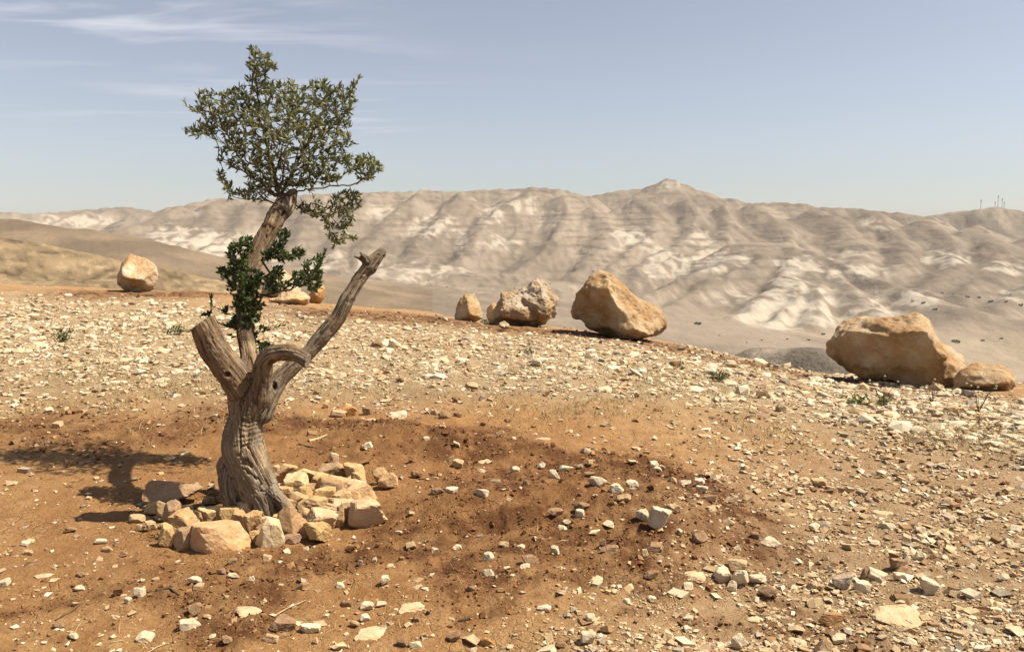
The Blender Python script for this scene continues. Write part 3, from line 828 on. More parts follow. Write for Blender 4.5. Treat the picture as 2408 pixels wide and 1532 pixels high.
boulder('boulder', Z4, [[(1320, 520), (1342, 470), (1360, 400), (1400, 310), (1500, 205), (1590, 143), (1640, 160), (1800, 252), (1900, 370), (2010, 600), (1960, 815), (1850, 812), (1700, 775), (1500, 705), (1360, 620)],
                        [(1700, 360), (1900, 372), (2050, 432), (2095, 438), (2150, 510), (2210, 630), (2202, 690), (2130, 800), (1940, 822), (1700, 765)]],
        1.45, [((-0.79, -0.60, -0.12), (1690, 500, -0.47)), ((0.62, -0.56, 0.56), (1850, 420, -0.30)), ((0.1, -0.75, -0.6), (1850, 740, -0.42)), ((-0.5, -0.5, -0.7), (1440, 640, -0.3))], 799, 13, (0.56, 0.405, 0.235),
        'big brown pointed boulder with a dark flat left face', beta=14, cells=110, rough=1.45)
boulder('boulder', Z5, [[(300, 525), (365, 440), (610, 330), (800, 285), (940, 240), (1060, 208), (1180, 215), (1282, 255), (1330, 360), (1355, 480), (1300, 800), (1200, 1000), (900, 1082), (700, 1010), (590, 900), (440, 905), (335, 810), (302, 650)],
                        [(760, 560), (1300, 470), (1350, 490), (1500, 560), (1620, 680), (1676, 790), (1650, 880), (1540, 960), (1480, 1050), (1250, 1085), (900, 1085), (700, 940)]],
        1.75, [((-0.74, -0.65, -0.15), (980, 600, -0.46)), ((0.62, -0.42, 0.62), (1280, 480, -0.20)), ((0.05, -0.80, -0.60), (1250, 960, -0.42)), ((0.42, -0.80, 0.42), (1200, 740, -0.49))], 912, 17, (0.58, 0.425, 0.255),
        'huge tan boulder with a flat ledge on top and an overhanging left end', beta=13, cells=118, rough=1.35, strat=0.035)
boulder('boulder', Z5, [[(1600, 960), (1620, 900), (1690, 830), (1800, 782), (2000, 768), (2150, 790), (2240, 850), (2287, 905), (2272, 1060), (2200, 1152), (2100, 1172), (1950, 1145), (1750, 1105), (1620, 1080)]],
        0.95, [((0.05, -0.30, 0.95), (1950, 850, -0.30)), ((-0.45, -0.80, -0.40), (1900, 960, -0.42)), ((0.8, -0.55, 0.2), (2220, 980, -0.2))], 925, 19, (0.52, 0.36, 0.20),
        'low brown block of rock leaning against the huge tan boulder', cells=84, strat=0.015)

# ------------------------------------------------------------------ olive tree
BASE = gp(612, 1200); BZ = on_ground(BASE)[0]


def tp(x, y, dyy=0.0):
    d = ray(x, y); t = (BASE[1] + dyy) / d[1]
    return EYE + d * t, t / FPX


CHAINS = []


def chain(conv, pts, smooth=4):
    """pts: (x, y, half width in the same pixels, depth offset in metres)"""
    P, Rr = [], []
    sc = conv(1, 0)[0] - conv(0, 0)[0]
    for x, y, hw, dyy in pts:
        q, m = tp(*conv(x, y), dyy); P.append(q); Rr.append(hw * sc * m * 0.85)
    P = np.array(P); Rr = np.array(Rr); n = len(P); u = np.linspace(0, n - 1, (n - 1) * smooth + 1)
    def cr(A, u):
        i = np.clip(u.astype(int), 0, n - 2); t = u - i
        a = A[np.maximum(i - 1, 0)]; b = A[i]; c = A[i + 1]; d = A[np.minimum(i + 2, n - 1)]
        if A.ndim > 1: t = t[:, None]
        return 0.5 * (2 * b + (c - a) * t + (2 * a - 5 * b + 4 * c - d) * t ** 2 + (3 * b - a - 3 * c + d) * t ** 3)
    CHAINS.append((cr(P, u), np.maximum(0.004, cr(Rr, u))))


chain(Z9, [(610, 1600, 235, 0.02), (600, 1480, 190, 0.0), (545, 1300, 192, 0.0), (475, 1150, 196, 0.0), (415, 1000, 200, 0.0), (383, 880, 205, 0.0), (388, 750, 186, 0.0), (405, 640, 164, 0.0), (425, 530, 180, 0.0), (440, 430, 185, 0.0), (455, 360, 150, 0.0)])
chain(Z2c, [(395, 800, 80, 0.0), (345, 720, 88, -0.03), (275, 620, 84, -0.06), (215, 530, 78, -0.09), (170, 430, 72, -0.12), (145, 350, 70, -0.14)])
chain(Z2c, [(415, 760, 50, 0.03), (400, 660, 50, 0.07), (386, 570, 46, 0.12), (372, 480, 44, 0.18), (368, 390, 44, 0.25), (375, 290, 46, 0.33), (395, 200, 48, 0.42), (432, 110, 52, 0.52), (478, 20, 53, 0.63), (520, -60, 54, 0.73), (556, -120, 50, 0.80)])
chain(Z2c, [(455, 860, 52, 0.02), (485, 770, 56, 0.05), (530, 700, 56, 0.08), (590, 640, 50, 0.11), (680, 555, 46, 0.15), (790, 430, 42, 0.20), (835, 345, 43, 0.22), (895, 245, 35, 0.26), (960, 160, 34, 0.29), (1005, 112, 22, 0.31)])
chain(Z2c, [(440, 780, 56, -0.03), (452, 680, 52, -0.06), (462, 615, 46, -0.09), (505, 582, 46, -0.13), (575, 578, 42, -0.19), (640, 600, 40, -0.24), (690, 635, 40, -0.27)])
chain(Z2c, [(955, 190, 22, 0.28), (930, 150, 15, 0.26), (880, 130, 7, 0.24)])
chain(Z2c, [(950, 175, 20, 0.28), (932, 135, 12, 0.25), (905, 112, 6, 0.23)])
chain(Z9, [(285, 1060, 70, -0.02), (255, 1180, 85, -0.03), (270, 1300, 95, -0.03), (310, 1420, 80, -0.02), (330, 1530, 80, 0.0)])
chain(Z9, [(640, 1270, 70, -0.04), (710, 1350, 62, -0.06), (775, 1430, 52, -0.08), (820, 1500, 50, -0.10)])
chain(Z2c, [(556, -90, 46, 0.76), (580, -140, 34, 0.82), (596, -170, 22, 0.86)])

lo = np.min([c[0].min(0) - c[1].max() for c in CHAINS], axis=0) - 0.05; hi = np.max([c[0].max(0) + c[1].max() for c in CHAINS], axis=0) + 0.05
VH = 0.0060
nxyz = np.ceil((hi - lo) / VH).astype(int) + 1
fld = np.full(nxyz, 0.5, np.float32)


def subbox(a, b, pad):
    i0 = np.maximum(((np.minimum(a, b) - pad - lo) / VH).astype(int), 0); i1 = np.minimum(((np.maximum(a, b) + pad - lo) / VH).astype(int) + 2, nxyz)
    sl = tuple(slice(p, q) for p, q in zip(i0, i1))
    g = [lo[k] + np.arange(i0[k], i1[k]) * VH for k in range(3)]
    return sl, [g[0][:, None, None].astype(np.float32), g[1][None, :, None].astype(np.float32), g[2][None, None, :].astype(np.float32)]


for P, Rr in CHAINS:
    a = P.min(0); b = P.max(0); pad = Rr.max() + 0.07
    sl, _ = subbox(a, b, pad)
    loc = np.full(tuple(s.stop - s.start for s in sl), 0.5, np.float32)
    for k in range(len(P) - 1):
        s2, (X, Y, Zg) = subbox(P[k], P[k + 1], max(Rr[k], Rr[k + 1]) + 0.07)
        s3 = tuple(slice(max(u.start - v.start, 0), u.stop - v.start) for u, v in zip(s2, sl))
        u = P[k + 1] - P[k]; L = u @ u
        t = np.clip(((X - P[k][0]) * u[0] + (Y - P[k][1]) * u[1] + (Zg - P[k][2]) * u[2]) / L, 0, 1)
        d = np.sqrt((X - P[k][0] - t * u[0]) ** 2 + (Y - P[k][1] - t * u[1]) ** 2 + (Zg - P[k][2] - t * u[2]) ** 2) - (Rr[k] + t * (Rr[k + 1] - Rr[k]))
        loc[s3] = np.minimum(loc[s3], d)
    kk = 0.026; A = fld[sl]; hh = np.clip(0.5 + 0.5 * (A - loc) / kk, 0, 1)
    fld[sl] = A * (1 - hh) + loc * hh - kk * hh * (1 - hh)
# saw cuts: end of the thick stump and of the curved snag
CUTS = []


def saw(c, n, rad):
    n = np.array(n, float); n /= np.linalg.norm(n); c = np.asarray(c)
    sl, (X, Y, Zg) = subbox(c - rad, c + rad, 0.0)
    pl = (X - c[0]) * n[0] + (Y - c[1]) * n[1] + (Zg - c[2]) * n[2]
    fld[sl] = np.maximum(fld[sl], pl); CUTS.append((c, n, rad))


c, _ = tp(*Z2c(174, 434), -0.12); saw(c, (-0.56, -0.02, 0.83), 0.22)
c, _ = tp(*Z2c(664, 616), -0.255); saw(c, (0.93, -0.12, -0.18), 0.13)


def gouge(conv, x, y, dyy, r):
    c, _ = tp(*conv(x, y), dyy); r = np.array(r)
    sl, (X, Y, Zg) = subbox(c, c, r.max() * 1.6)
    d = (np.sqrt(((X - c[0]) / r[0]) ** 2 + ((Y - c[1]) / r[1]) ** 2 + ((Zg - c[2]) / r[2]) ** 2) - 1) * r.min()
    fld[sl] = np.maximum(fld[sl], -d)


gouge(Z9, 438, 832, -0.125, (0.020, 0.05, 0.022))
gouge(Z9, 240, 278, -0.145, (0.018, 0.05, 0.018))
gouge(Z9, 650, 375, 0.0, (0.012, 0.05, 0.030))
gouge(Z9, 515, 590, -0.115, (0.012, 0.03, 0.035))
gouge(Z2c, 818, 412, 0.13, (0.012, 0.03, 0.012))
TV, TQ = surface_nets(fld, lo, VH)
del fld
TN = vnormals(TV, TQ)
# bark coordinates: around and along each limb
best = np.full(len(TV), 9.0); bq = np.zeros((len(TV), 3)); cid = np.zeros(len(TV), int)
for ci, (P, Rr) in enumerate(CHAINS):
    sarc = np.concatenate([[0], np.cumsum(np.linalg.norm(np.diff(P, axis=0), axis=1))])
    for k in range(len(P) - 1):
        u = P[k + 1] - P[k]; L2 = u @ u; w = TV - P[k]
        t = np.clip(w @ u / L2, 0, 1); r_ = Rr[k] + t * (Rr[k + 1] - Rr[k]); v = w - t[:, None] * u
        dd = np.linalg.norm(v, axis=1) - r_
        m = dd < best
        if not m.any(): continue
        dn = u / math.sqrt(L2); e1 = np.array([0, 1.0, 0]) - dn[1] * dn; e1 /= np.linalg.norm(e1); e2 = np.cross(dn, e1)
        s_ = sarc[k] + t * math.sqrt(L2); th = np.arctan2(v @ e2, v @ e1) + s_ * (1.1 if ci == 0 else 0.5)
        rad = np.maximum(r_, 0.05)
        q = np.stack([np.cos(th) * rad, np.sin(th) * rad, s_ * 0.07 + ci * 3.7], 1)
        bq[m] = q[m]; best[m] = dd[m]; cid[m] = ci
cutw = np.zeros(len(TV))
for c, n, rad in CUTS:
    near = (np.abs((TV - c) @ n) < 0.010) & (np.linalg.norm(TV - c, axis=1) < rad)
    cutw = np.maximum(cutw, near * sstep(0.75, 0.95, TN @ n))
n1_ = pn(bq * 30 + 0.5 * fbm(TV * 12, 2, 3)[:, None], 23); n2_ = pn(bq * 60 + 0.4 * fbm(TV * 25, 2, 5)[:, None], 2)
crk = sstep(0.15, 0.0, np.abs(n1_)); crk2 = sstep(0.2, 0.0, np.abs(n2_))
grv = np.where(cid == 0, 1.0, np.where(cid == 1, 0.75, np.where(cid == 3, 0.55, np.where(cid == 2, 1.0, 0.7))))
deep = sstep(0.05, 0.35, pn(bq * np.array([14, 14, 10]), 6))
disp = grv * (-0.016 * crk * (0.35 + deep) - 0.0045 * crk2 + 0.006 * fbm(bq * 14, 2, 8)) + 0.008 * fbm(TV * 7, 2, 9)
zx_, zy_, _ = proj(TV)
q0 = Z9(0, 600)[1]; q1 = Z9(0, 930)[1]
wr = sstep(q0 - 15, q0 + 10, zy_) * (1 - sstep(q1 - 25, q1 + 5, zy_)) * (cid == 0) * sstep(-0.25, 0.25, pn(TV * np.array([16, 16, 7.0]), 4) + 0.12)
ph = TV[:, 2] * 2 * math.pi / 0.024 + 2.5 * fbm(TV * 14, 2, 12)
disp = disp + wr * (0.0024 * np.sin(ph))
TV2 = TV + TN * (disp * (1 - 0.85 * cutw))[:, None]
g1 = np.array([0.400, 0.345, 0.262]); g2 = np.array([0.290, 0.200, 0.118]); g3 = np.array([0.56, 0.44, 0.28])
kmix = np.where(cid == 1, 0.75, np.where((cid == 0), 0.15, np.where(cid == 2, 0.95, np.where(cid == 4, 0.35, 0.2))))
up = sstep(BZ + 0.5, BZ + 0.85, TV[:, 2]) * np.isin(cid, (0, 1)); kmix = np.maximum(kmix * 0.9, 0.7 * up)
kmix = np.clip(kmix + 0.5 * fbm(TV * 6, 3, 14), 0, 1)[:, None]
tc_ = (g1 * (1 - kmix) + g2 * kmix) * np.where(cid == 2, 0.68, 1.0)[:, None]  # central stem darkened: the crown's shade on it is painted into the bark tint
w = np.clip(sstep(0.0, 0.6, fbm(TV * np.array([8, 8, 4]), 3, 16)) * 0.8, 0, 1)[:, None]; tc_ = tc_ * (1 - w) + g3 * w
tree = add('olive_tree', None, loc=(BASE[0], BASE[1], BZ), label='gnarled olive tree with sawn stumps and a leafy crown in a ring of rocks', cat='tree')
TO = np.array([BASE[0], BASE[1], BZ])
fc = cutw[TQ].mean(1) > 0.5


def submesh(V, Q, keep):
    q = Q[keep]; ids, inv = np.unique(q, return_inverse=True); return ids, inv.reshape(q.shape)


ids, q = submesh(TV2, TQ, ~fc)
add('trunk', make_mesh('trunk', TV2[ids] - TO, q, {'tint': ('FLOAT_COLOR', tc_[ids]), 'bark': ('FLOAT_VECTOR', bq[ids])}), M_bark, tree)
for c, n, rad in CUTS:
    near = fc & (np.linalg.norm(TV[TQ[:, 0]] - c, axis=1) < rad + 0.05)
    if near.any():
        ids, q = submesh(TV2, TQ, near); add('cut_end', make_mesh('cut_end', TV2[ids] - TO, q), M_cut, tree)


# twigs and leaves: points spread through the crown are joined to the nearest limb, thin twigs first
def in_poly(x, y, poly):
    P = np.array(poly); ins = np.zeros(np.shape(x), bool); x1, y1 = P[:, 0], P[:, 1]; x2, y2 = np.roll(x1, -1), np.roll(y1, -1)
    for a, b, c, d in zip(x1, y1, x2, y2):
        ins ^= ((b > y) != (d > y)) & (x < (c - a) * (y - b) / (d - b + 1e-9) + a)
    return ins


def edge_d(x, y, poly):
    P = np.array(list(poly) + [poly[0]], float); return seg_dist(x, y, P)[0]


def tubes(segs, sides=5):
    """segs: list of (A, B, ra, rb)"""
    A = np.array([s[0] for s in segs]); B = np.array([s[1] for s in segs]); ra = np.array([s[2] for s in segs]); rb = np.array([s[3] for s in segs])
    d = B - A; L = np.linalg.norm(d, axis=1); d = d / np.maximum(L, 1e-6)[:, None]
    ref = np.where(np.abs(d[:, 2:3]) > 0.9, np.array([[1.0, 0, 0]]), np.array([[0, 0, 1.0]])); e1 = np.cross(d, ref); e1 /= np.linalg.norm(e1, axis=1)[:, None]; e2 = np.cross(d, e1)
    th = np.arange(sides) * 2 * math.pi / sides
    ring = np.cos(th)[None, :, None] * e1[:, None] + np.sin(th)[None, :, None] * e2[:, None]
    V = np.concatenate([A[:, None] + ring * ra[:, None, None], B[:, None] + ring * rb[:, None, None]], 1)
    base = (np.arange(len(A)) * 2 * sides)[:, None]; k = np.arange(sides); k2 = (k + 1) % sides
    F = np.stack([base + k, base + k2, base + sides + k2, base + sides + k], -1).reshape(-1, 4)
    return V.reshape(-1, 3), F[:, ::-1]


def leaves(P, D, L, W, rs, cols):
    """pointed leaves at P in direction D, folded along the middle"""
    n = len(P); D = D / np.linalg.norm(D, axis=1)[:, None]
    r = rs.normal(size=(n, 3)); S = np.cross(D, r); S /= np.linalg.norm(S, axis=1)[:, None]; U = np.cross(S, D)
    prof = [(0.0, 0.12), (0.30, 0.85), (0.70, 1.0), (1.0, 0.28)]
    V = []
    for t, w in prof:
        mid = P + D * (L * t)[:, None] - U * (L * 0.10 * t * t)[:, None]
        for s in (-1, 0, 1):
            V.append(mid + S * (s * w * W * 0.5)[:, None] + (U * (0.18 * W * w)[:, None] if s else 0))
    V = np.stack(V, 1).reshape(-1, 3); b = (np.arange(n) * 12)[:, None, None]
    q = np.array([[3 * i + j, 3 * i + j + 1, 3 * i + j + 4, 3 * i + j + 3] for i in range(3) for j in range(2)])
    F = (b + q[None]).reshape(-1, 4)
    return V, F, np.repeat(cols, 12, 0)


def grow(polys, conv, limbs, n, seed, depth0, thick, gaps=(), spread=1.0):
    """returns node positions, parents, radii. limbs: lists of (x,y,dy) in photo pixels"""
    rs = np.random.RandomState(seed); nodes = []; par = []; plen = []
    for lb in limbs:
        prev = -1; P = np.array([tp(*conv(x, y), dd)[0] for x, y, dd in lb])
        for k in range(len(P) - 1):
            m = max(2, int(np.linalg.norm(P[k + 1] - P[k]) / 0.035))
            for j in range(m):
                q = P[k] + (P[k + 1] - P[k]) * j / m + rs.normal(scale=0.004, size=3)
                if prev == -1 and nodes:
                    dd = np.linalg.norm(np.array(nodes) - q, axis=1); i0 = int(dd.argmin())
                    prev = i0 if dd[i0] < 0.25 else -1
                nodes.append(q); par.append(prev); plen.append((plen[prev] if prev >= 0 else 0) + 0.035); prev = len(nodes) - 1
    nl = len(nodes)
    pts = []
    for poly, cnt, th in zip(polys, n, thick):
        P = np.array(poly); x0, y0 = P.min(0); x1, y1 = P.max(0)
        x = rs.uniform(x0, x1, cnt * 6); y = rs.uniform(y0, y1, cnt * 6); m = in_poly(x, y, poly)
        for gx_, gy_, gr_ in gaps: m &= np.hypot(x - gx_, y - gy_) > gr_
        x, y = x[m][:cnt], y[m][:cnt]
        sc = conv(1, 0)[0] - conv(0, 0)[0]; _, mpp = tp(600, 400, depth0)
        e = edge_d(x, y, poly) * sc * mpp
        half = np.minimum(th, 0.05 + 1.5 * e * spread)
        dd = depth0 + half * rs.uniform(-1, 1, len(x))
        pts += [tp(*conv(a, b), c)[0] for a, b, c in zip(x, y, dd)]
    pts = np.array(pts); cap = len(pts) + nl
    NP = np.zeros((cap, 3)); NP[:nl] = nodes; par = par + [-1] * len(pts); plen = np.array(plen + [0.0] * len(pts))
    D = np.linalg.norm(pts[:, None] - NP[None, :nl], axis=2) + 0.22 * plen[None, :nl]
    bd = D.min(1); bi = D.argmin(1); left = np.ones(len(pts), bool); cur = nl
    while left.any():
        i = int(np.where(left, bd, 1e9).argmin()); left[i] = False
        NP[cur] = pts[i]; par[cur] = int(bi[i]); plen[cur] = plen[bi[i]] + np.linalg.norm(pts[i] - NP[bi[i]])
        dn = np.linalg.norm(pts - pts[i], axis=1) + 0.22 * plen[cur]
        m = dn < bd; bd = np.where(m, dn, bd); bi = np.where(m, cur, bi); cur += 1
    par = np.array(par); rad = np.zeros(cap); acc_ = np.zeros(cap)
    kids = np.bincount(par[par >= 0], minlength=cap)
    order = list(range(cap - 1, nl - 1, -1)) + list(range(nl - 1, -1, -1))
    for i in order:
        rad[i] = max(0.0011, acc_[i] ** (1 / 2.35)) if acc_[i] > 0 else 0.0011
        if par[i] >= 0: acc_[par[i]] += rad[i] ** 2.35
    return NP, par, rad, kids, nl


def leafy(NP, par, rad, kids, rs, per, L, W, cols, upb=0.35, maxr=0.0026, start=0):
    P, D, C = [], [], []
    idx = [i for i in range(len(NP)) if par[i] >= 0 and rad[i] < maxr]
    for i in idx:
        a = NP[par[i]]; b = NP[i]; d = b - a; ln = np.linalg.norm(d)
        if ln < 1e-5: continue
        d = d / ln; k = per + (3 if kids[i] == 0 else 0)
        for j in range(k):
            t = rs.uniform(0.1, 1.0) if j < per else 1.0
            v = rs.normal(size=3); v -= (v @ d) * d; v /= np.linalg.norm(v)
            o = d * rs.uniform(0.7, 1.3) + v * rs.uniform(0.35, 0.9) + np.array([0, 0, upb])
            if rs.rand() < 0.12: continue
            P.append(a + (b - a) * t); D.append(o); C.append(cols[rs.randint(len(cols))] * rs.uniform(0.75, 1.25))
    P = np.array(P); D = np.array(D); C = np.clip(np.array(C), 0.005, 0.6)
    return leaves(P, D, rs.uniform(0.5, 1.25, len(P)) * L, rs.uniform(0.7, 1.25, len(P)) * W, rs, C)


CROWN = [(595, 135), (640, 190), (690, 185), (700, 240), (755, 265), (710, 320), (650, 370), (720, 380), (760, 400), (850, 368), (880, 415), (950, 415), (1020, 365), (1060, 352), (1100, 385), (1110, 440), (1160, 400), (1240, 410), (1300, 340), (1312, 372), (1270, 440),
         (1270, 560), (1200, 600), (1240, 660), (1295, 715), (1230, 745), (1265, 800), (1190, 830), (1250, 890), (1200, 930), (1150, 940), (1170, 1020), (1100, 1060), (1000, 1080), (900, 1080), (830, 1100), (770, 1120), (700, 1150), (620, 1190), (560, 1170), (400, 1150), (400, 1080), (340, 1000), (385, 980),
         (420, 1060), (500, 1110), (570, 1060), (520, 970), (420, 960), (310, 870), (360, 860), (440, 900), (480, 870), (340, 830), (340, 800), (430, 800), (370, 700), (340, 755), (230, 750), (110, 730), (130, 690), (210, 690), (215, 640), (270, 650), (240, 590), (120, 540), (105, 505), (170, 530), (210, 560), (200, 520),
         (240, 450), (300, 440), (330, 470), (420, 440), (480, 420), (560, 420), (540, 370), (590, 350), (560, 310), (525, 260), (560, 240), (570, 180)]
CR2 = [(1190, 870), (1260, 905), (1370, 865), (1420, 920), (1468, 965), (1340, 1045), (1290, 1040), (1330, 990), (1270, 990), (1215, 960)]
CR3 = [(830, 1180), (900, 1190), (1000, 1180), (1080, 1200), (1130, 1150), (1230, 1110), (1300, 1140), (1322, 1190), (1260, 1260), (1250, 1330), (1200, 1390), (1290, 1425), (1230, 1462), (1120, 1480), (1095, 1390), (1070, 1310), (960, 1270), (840, 1225)]
d0 = 0.40 + 0.48
LIMBS = [[(740, 1290, .34), (765, 1160, .37), (740, 1000, .40), (690, 850, .38), (640, 650, .36), (612, 420, .36), (600, 210, .38)],
         [(775, 1200, .37), (850, 1135, .30), (960, 1100, .22), (1060, 1210, .18), (1090, 1300, .16), (1120, 1430, .15)],
         [(960, 1100, .22), (1150, 1075, .25), (1235, 1070, .28), (1335, 1030, .28), (1440, 972, .28)],
         [(1150, 1040, .25), (1260, 970, .22), (1360, 900, .20)],
         [(765, 1150, .37), (850, 1000, .48), (950, 800, .55), (1030, 620, .55), (1200, 450, .52)],
         [(740, 1140, .37), (600, 1030, .30), (480, 850, .26), (400, 700, .25), (250, 600, .28), (150, 555, .30)],
         [(730, 1190, .36), (550, 1160, .25), (420, 1120, .22), (370, 1010, .22)],
         [(740, 1000, .40), (820, 700, .25), (850, 450, .22)], [(600, 1030, .30), (430, 920, .35), (330, 870, .38)], [(480, 850, .26), (300, 740, .22), (150, 728, .22)],
         [(765, 1150, .37), (700, 950, .62), (560, 650, .72), (430, 500, .70)], [(850, 1000, .48), (920, 750, .75), (950, 520, .75)],
         [(850, 1000, .48), (1050, 850, .35), (1200, 780, .30)]]
rs = np.random.RandomState(5)
LIMBS = [[(a, b, c + 0.46) for a, b, c in lb] for lb in LIMBS]
NP, par, rad, kids, nl = grow([CROWN, CR2, CR3], Z1, LIMBS, [1800, 95, 200], 5, d0, [0.68, 0.12, 0.20], gaps=[(740, 660, 26), (880, 790, 36), (660, 700, 20), (560, 760, 20), (1010, 870, 24), (420, 620, 22)])
NP = NP + 0.010 * np.stack([fbm(NP * 14, 2, 30 + k) for k in range(3)], 1)
lrad = np.interp(np.arange(len(NP)), [0, len(NP)], [1, 1])
OL = np.array([[0.085, 0.100, 0.038], [0.105, 0.115, 0.046], [0.065, 0.082, 0.033], [0.135, 0.140, 0.060], [0.150, 0.145, 0.075], [0.120, 0.105, 0.045], [0.24, 0.24, 0.15], [0.16, 0.18, 0.065]])
# limbs of the crown, each a part; thin twigs together
start = 0; lidx = []
for lb in LIMBS:
    pass
limb_of = np.full(len(NP), -1); cur = -1
for i in range(nl):
    if i == 0 or par[i] != i - 1: cur += 1
    limb_of[i] = cur
for li in range(cur + 1):
    sg = [(NP[par[i]] - TO, NP[i] - TO, min(rad[par[i]], 0.030), min(rad[i], 0.030)) for i in range(nl) if limb_of[i] == li and par[i] >= 0]
    if sg:
        V, F = tubes(sg, 8)
        add('branch', make_mesh('branch', V, F, {'tint': ('FLOAT_COLOR', np.tile([[0.20, 0.145, 0.09]], (len(V), 1))), 'bark': ('FLOAT_VECTOR', V * np.array([1, 1, 0.2]))}), M_bark, tree)
sg = [(NP[par[i]] - TO, NP[i] - TO, min(rad[par[i]], rad[i] * 1.6), rad[i]) for i in range(nl, len(NP)) if par[i] >= 0]
V, F = tubes(sg, 4)
add('twigs', make_mesh('twigs', V, F, {'tint': ('FLOAT_COLOR', np.tile([[0.19, 0.135, 0.085]], (len(V), 1))), 'bark': ('FLOAT_VECTOR', V)}), M_bark, tree, kind='stuff')
V, F, C = leafy(NP, par, rad, kids, rs, 6, 0.037, 0.0094, OL * np.array([1.65, 1.6, 1.7]))
add('crown', make_mesh('crown', V - TO, F, {'tint': ('FLOAT_COLOR', C)}, smooth=True), M_leaf, tree, kind='stuff', label='dense grey-green olive leaves of the crown')

SH = [[(360, 230), (410, 215), (470, 240), (520, 170), (570, 155), (640, 200), (630, 290), (600, 330), (560, 400), (540, 440), (600, 540), (740, 560), (760, 600), (720, 660), (700, 760), (690, 850), (770, 900), (760, 950), (700, 1000), (690, 1070), (720, 1090), (690, 1150), (640, 1200), (690, 1310), (640, 1340), (590, 1310), (560, 1240),
       (440, 1260), (380, 1220), (290, 1210), (270, 1170), (400, 1150), (430, 1090), (440, 1000), (400, 930), (420, 860), (350, 770), (350, 700), (290, 660), (310, 600), (340, 590), (230, 580), (250, 510), (300, 530), (370, 560), (350, 480), (390, 430), (350, 380), (370, 320)],
      [(915, 130), (990, 85), (1050, 110), (1040, 200), (990, 240), (980, 290), (940, 340), (900, 400), (780, 420), (730, 330), (860, 330), (870, 240), (940, 220)],
      [(900, 390), (990, 350), (1060, 370), (1170, 290), (1235, 330), (1200, 380), (1020, 420), (880, 430)],
      [(740, 680), (850, 560), (900, 500), (990, 520), (960, 600), (980, 690), (1060, 690), (1100, 570), (1200, 580), (1230, 560), (1230, 420), (1290, 420), (1280, 540), (1330, 530), (1370, 480), (1340, 380), (1360, 340), (1430, 350), (1480, 320), (1480, 390), (1430, 450), (1450, 500), (1400, 600), (1420, 730), (1330, 790), (1230, 730), (1060, 740), (960, 780), (850, 800), (780, 760)],
      [(700, 1400), (740, 1380), (780, 1400), (860, 1410), (860, 1450), (780, 1460), (720, 1450)], [(60, 1060), (100, 1020), (150, 1040), (120, 1080)], [(300, 1020), (330, 990), (360, 1010), (330, 1040)]]
SL = [[(560, 1300, .12), (560, 1100, .06), (580, 900, .06), (620, 700, .06), (520, 480, .04), (480, 300, .02), (560, 190, .02)], [(620, 700, .06), (800, 600, .10), (900, 540, .10)],
      [(720, 420, .10), (860, 380, .02), (930, 250, .0), (1000, 120, .0)], [(860, 400, .05), (1000, 400, .0), (1180, 370, -.02)],
      [(600, 860, .06), (800, 830, .02), (1000, 770, -.02), (1200, 710, -.04), (1330, 640, -.04), (1420, 400, -.04)], [(1230, 690, -.04), (1260, 560, -.04), (1260, 430, -.04)],
      [(560, 1250, .08), (440, 1290, .02), (330, 1310, -.06)], [(560, 1250, .06), (700, 1270, .0), (830, 1240, -.03), (1020, 1160, -.05)], [(700, 660, .02), (690, 850, .02)], [(500, 560, .04), (330, 545, .0), (240, 580, .0)],
      [(165, 1010, -.25), (158, 900, -.25), (165, 825, -.25)], [(640, 1330, .05), (720, 1420, -.05), (800, 1430, -.08)], [(740, 1200, .0), (780, 1240, .0), (730, 1160, .0)]]
SL = [[(a, b, c + (0.16 if c > -0.2 else 0.12)) for a, b, c in lb] for lb in SL]
NP, par, rad, kids, nl = grow(SH, Z10, SL, [520, 90, 60, 210, 30, 10, 8], 8, 0.22, [0.14, 0.05, 0.035, 0.07, 0.05, 0.02, 0.02], spread=0.9)
DK = np.array([[0.030, 0.052, 0.020], [0.040, 0.062, 0.024], [0.026, 0.044, 0.018], [0.055, 0.085, 0.034], [0.036, 0.05, 0.02]])
V, F, C = leafy(NP, par, rad, kids, rs, 6, 0.029, 0.0098, DK * np.array([2.4, 2.15, 1.9]), maxr=0.0032)
sh = add('shoots', make_mesh('shoots', V - TO, F, {'tint': ('FLOAT_COLOR', C)}), M_leaf, tree, kind='stuff', label='dark green leafy shoots sprouting from the middle of the tree')
sg = [(NP[par[i]] - TO, NP[i] - TO, min(rad[par[i]], rad[i] * 1.5, 0.012), min(rad[i], 0.012)) for i in range(len(NP)) if par[i] >= 0]
V, F = tubes(sg, 5)
add('shoot_stems', make_mesh('shoot_stems', V, F, {'tint': ('FLOAT_COLOR', np.tile([[0.17, 0.115, 0.07]], (len(V), 1))), 'bark': ('FLOAT_VECTOR', V)}), M_bark, tree, kind='stuff')

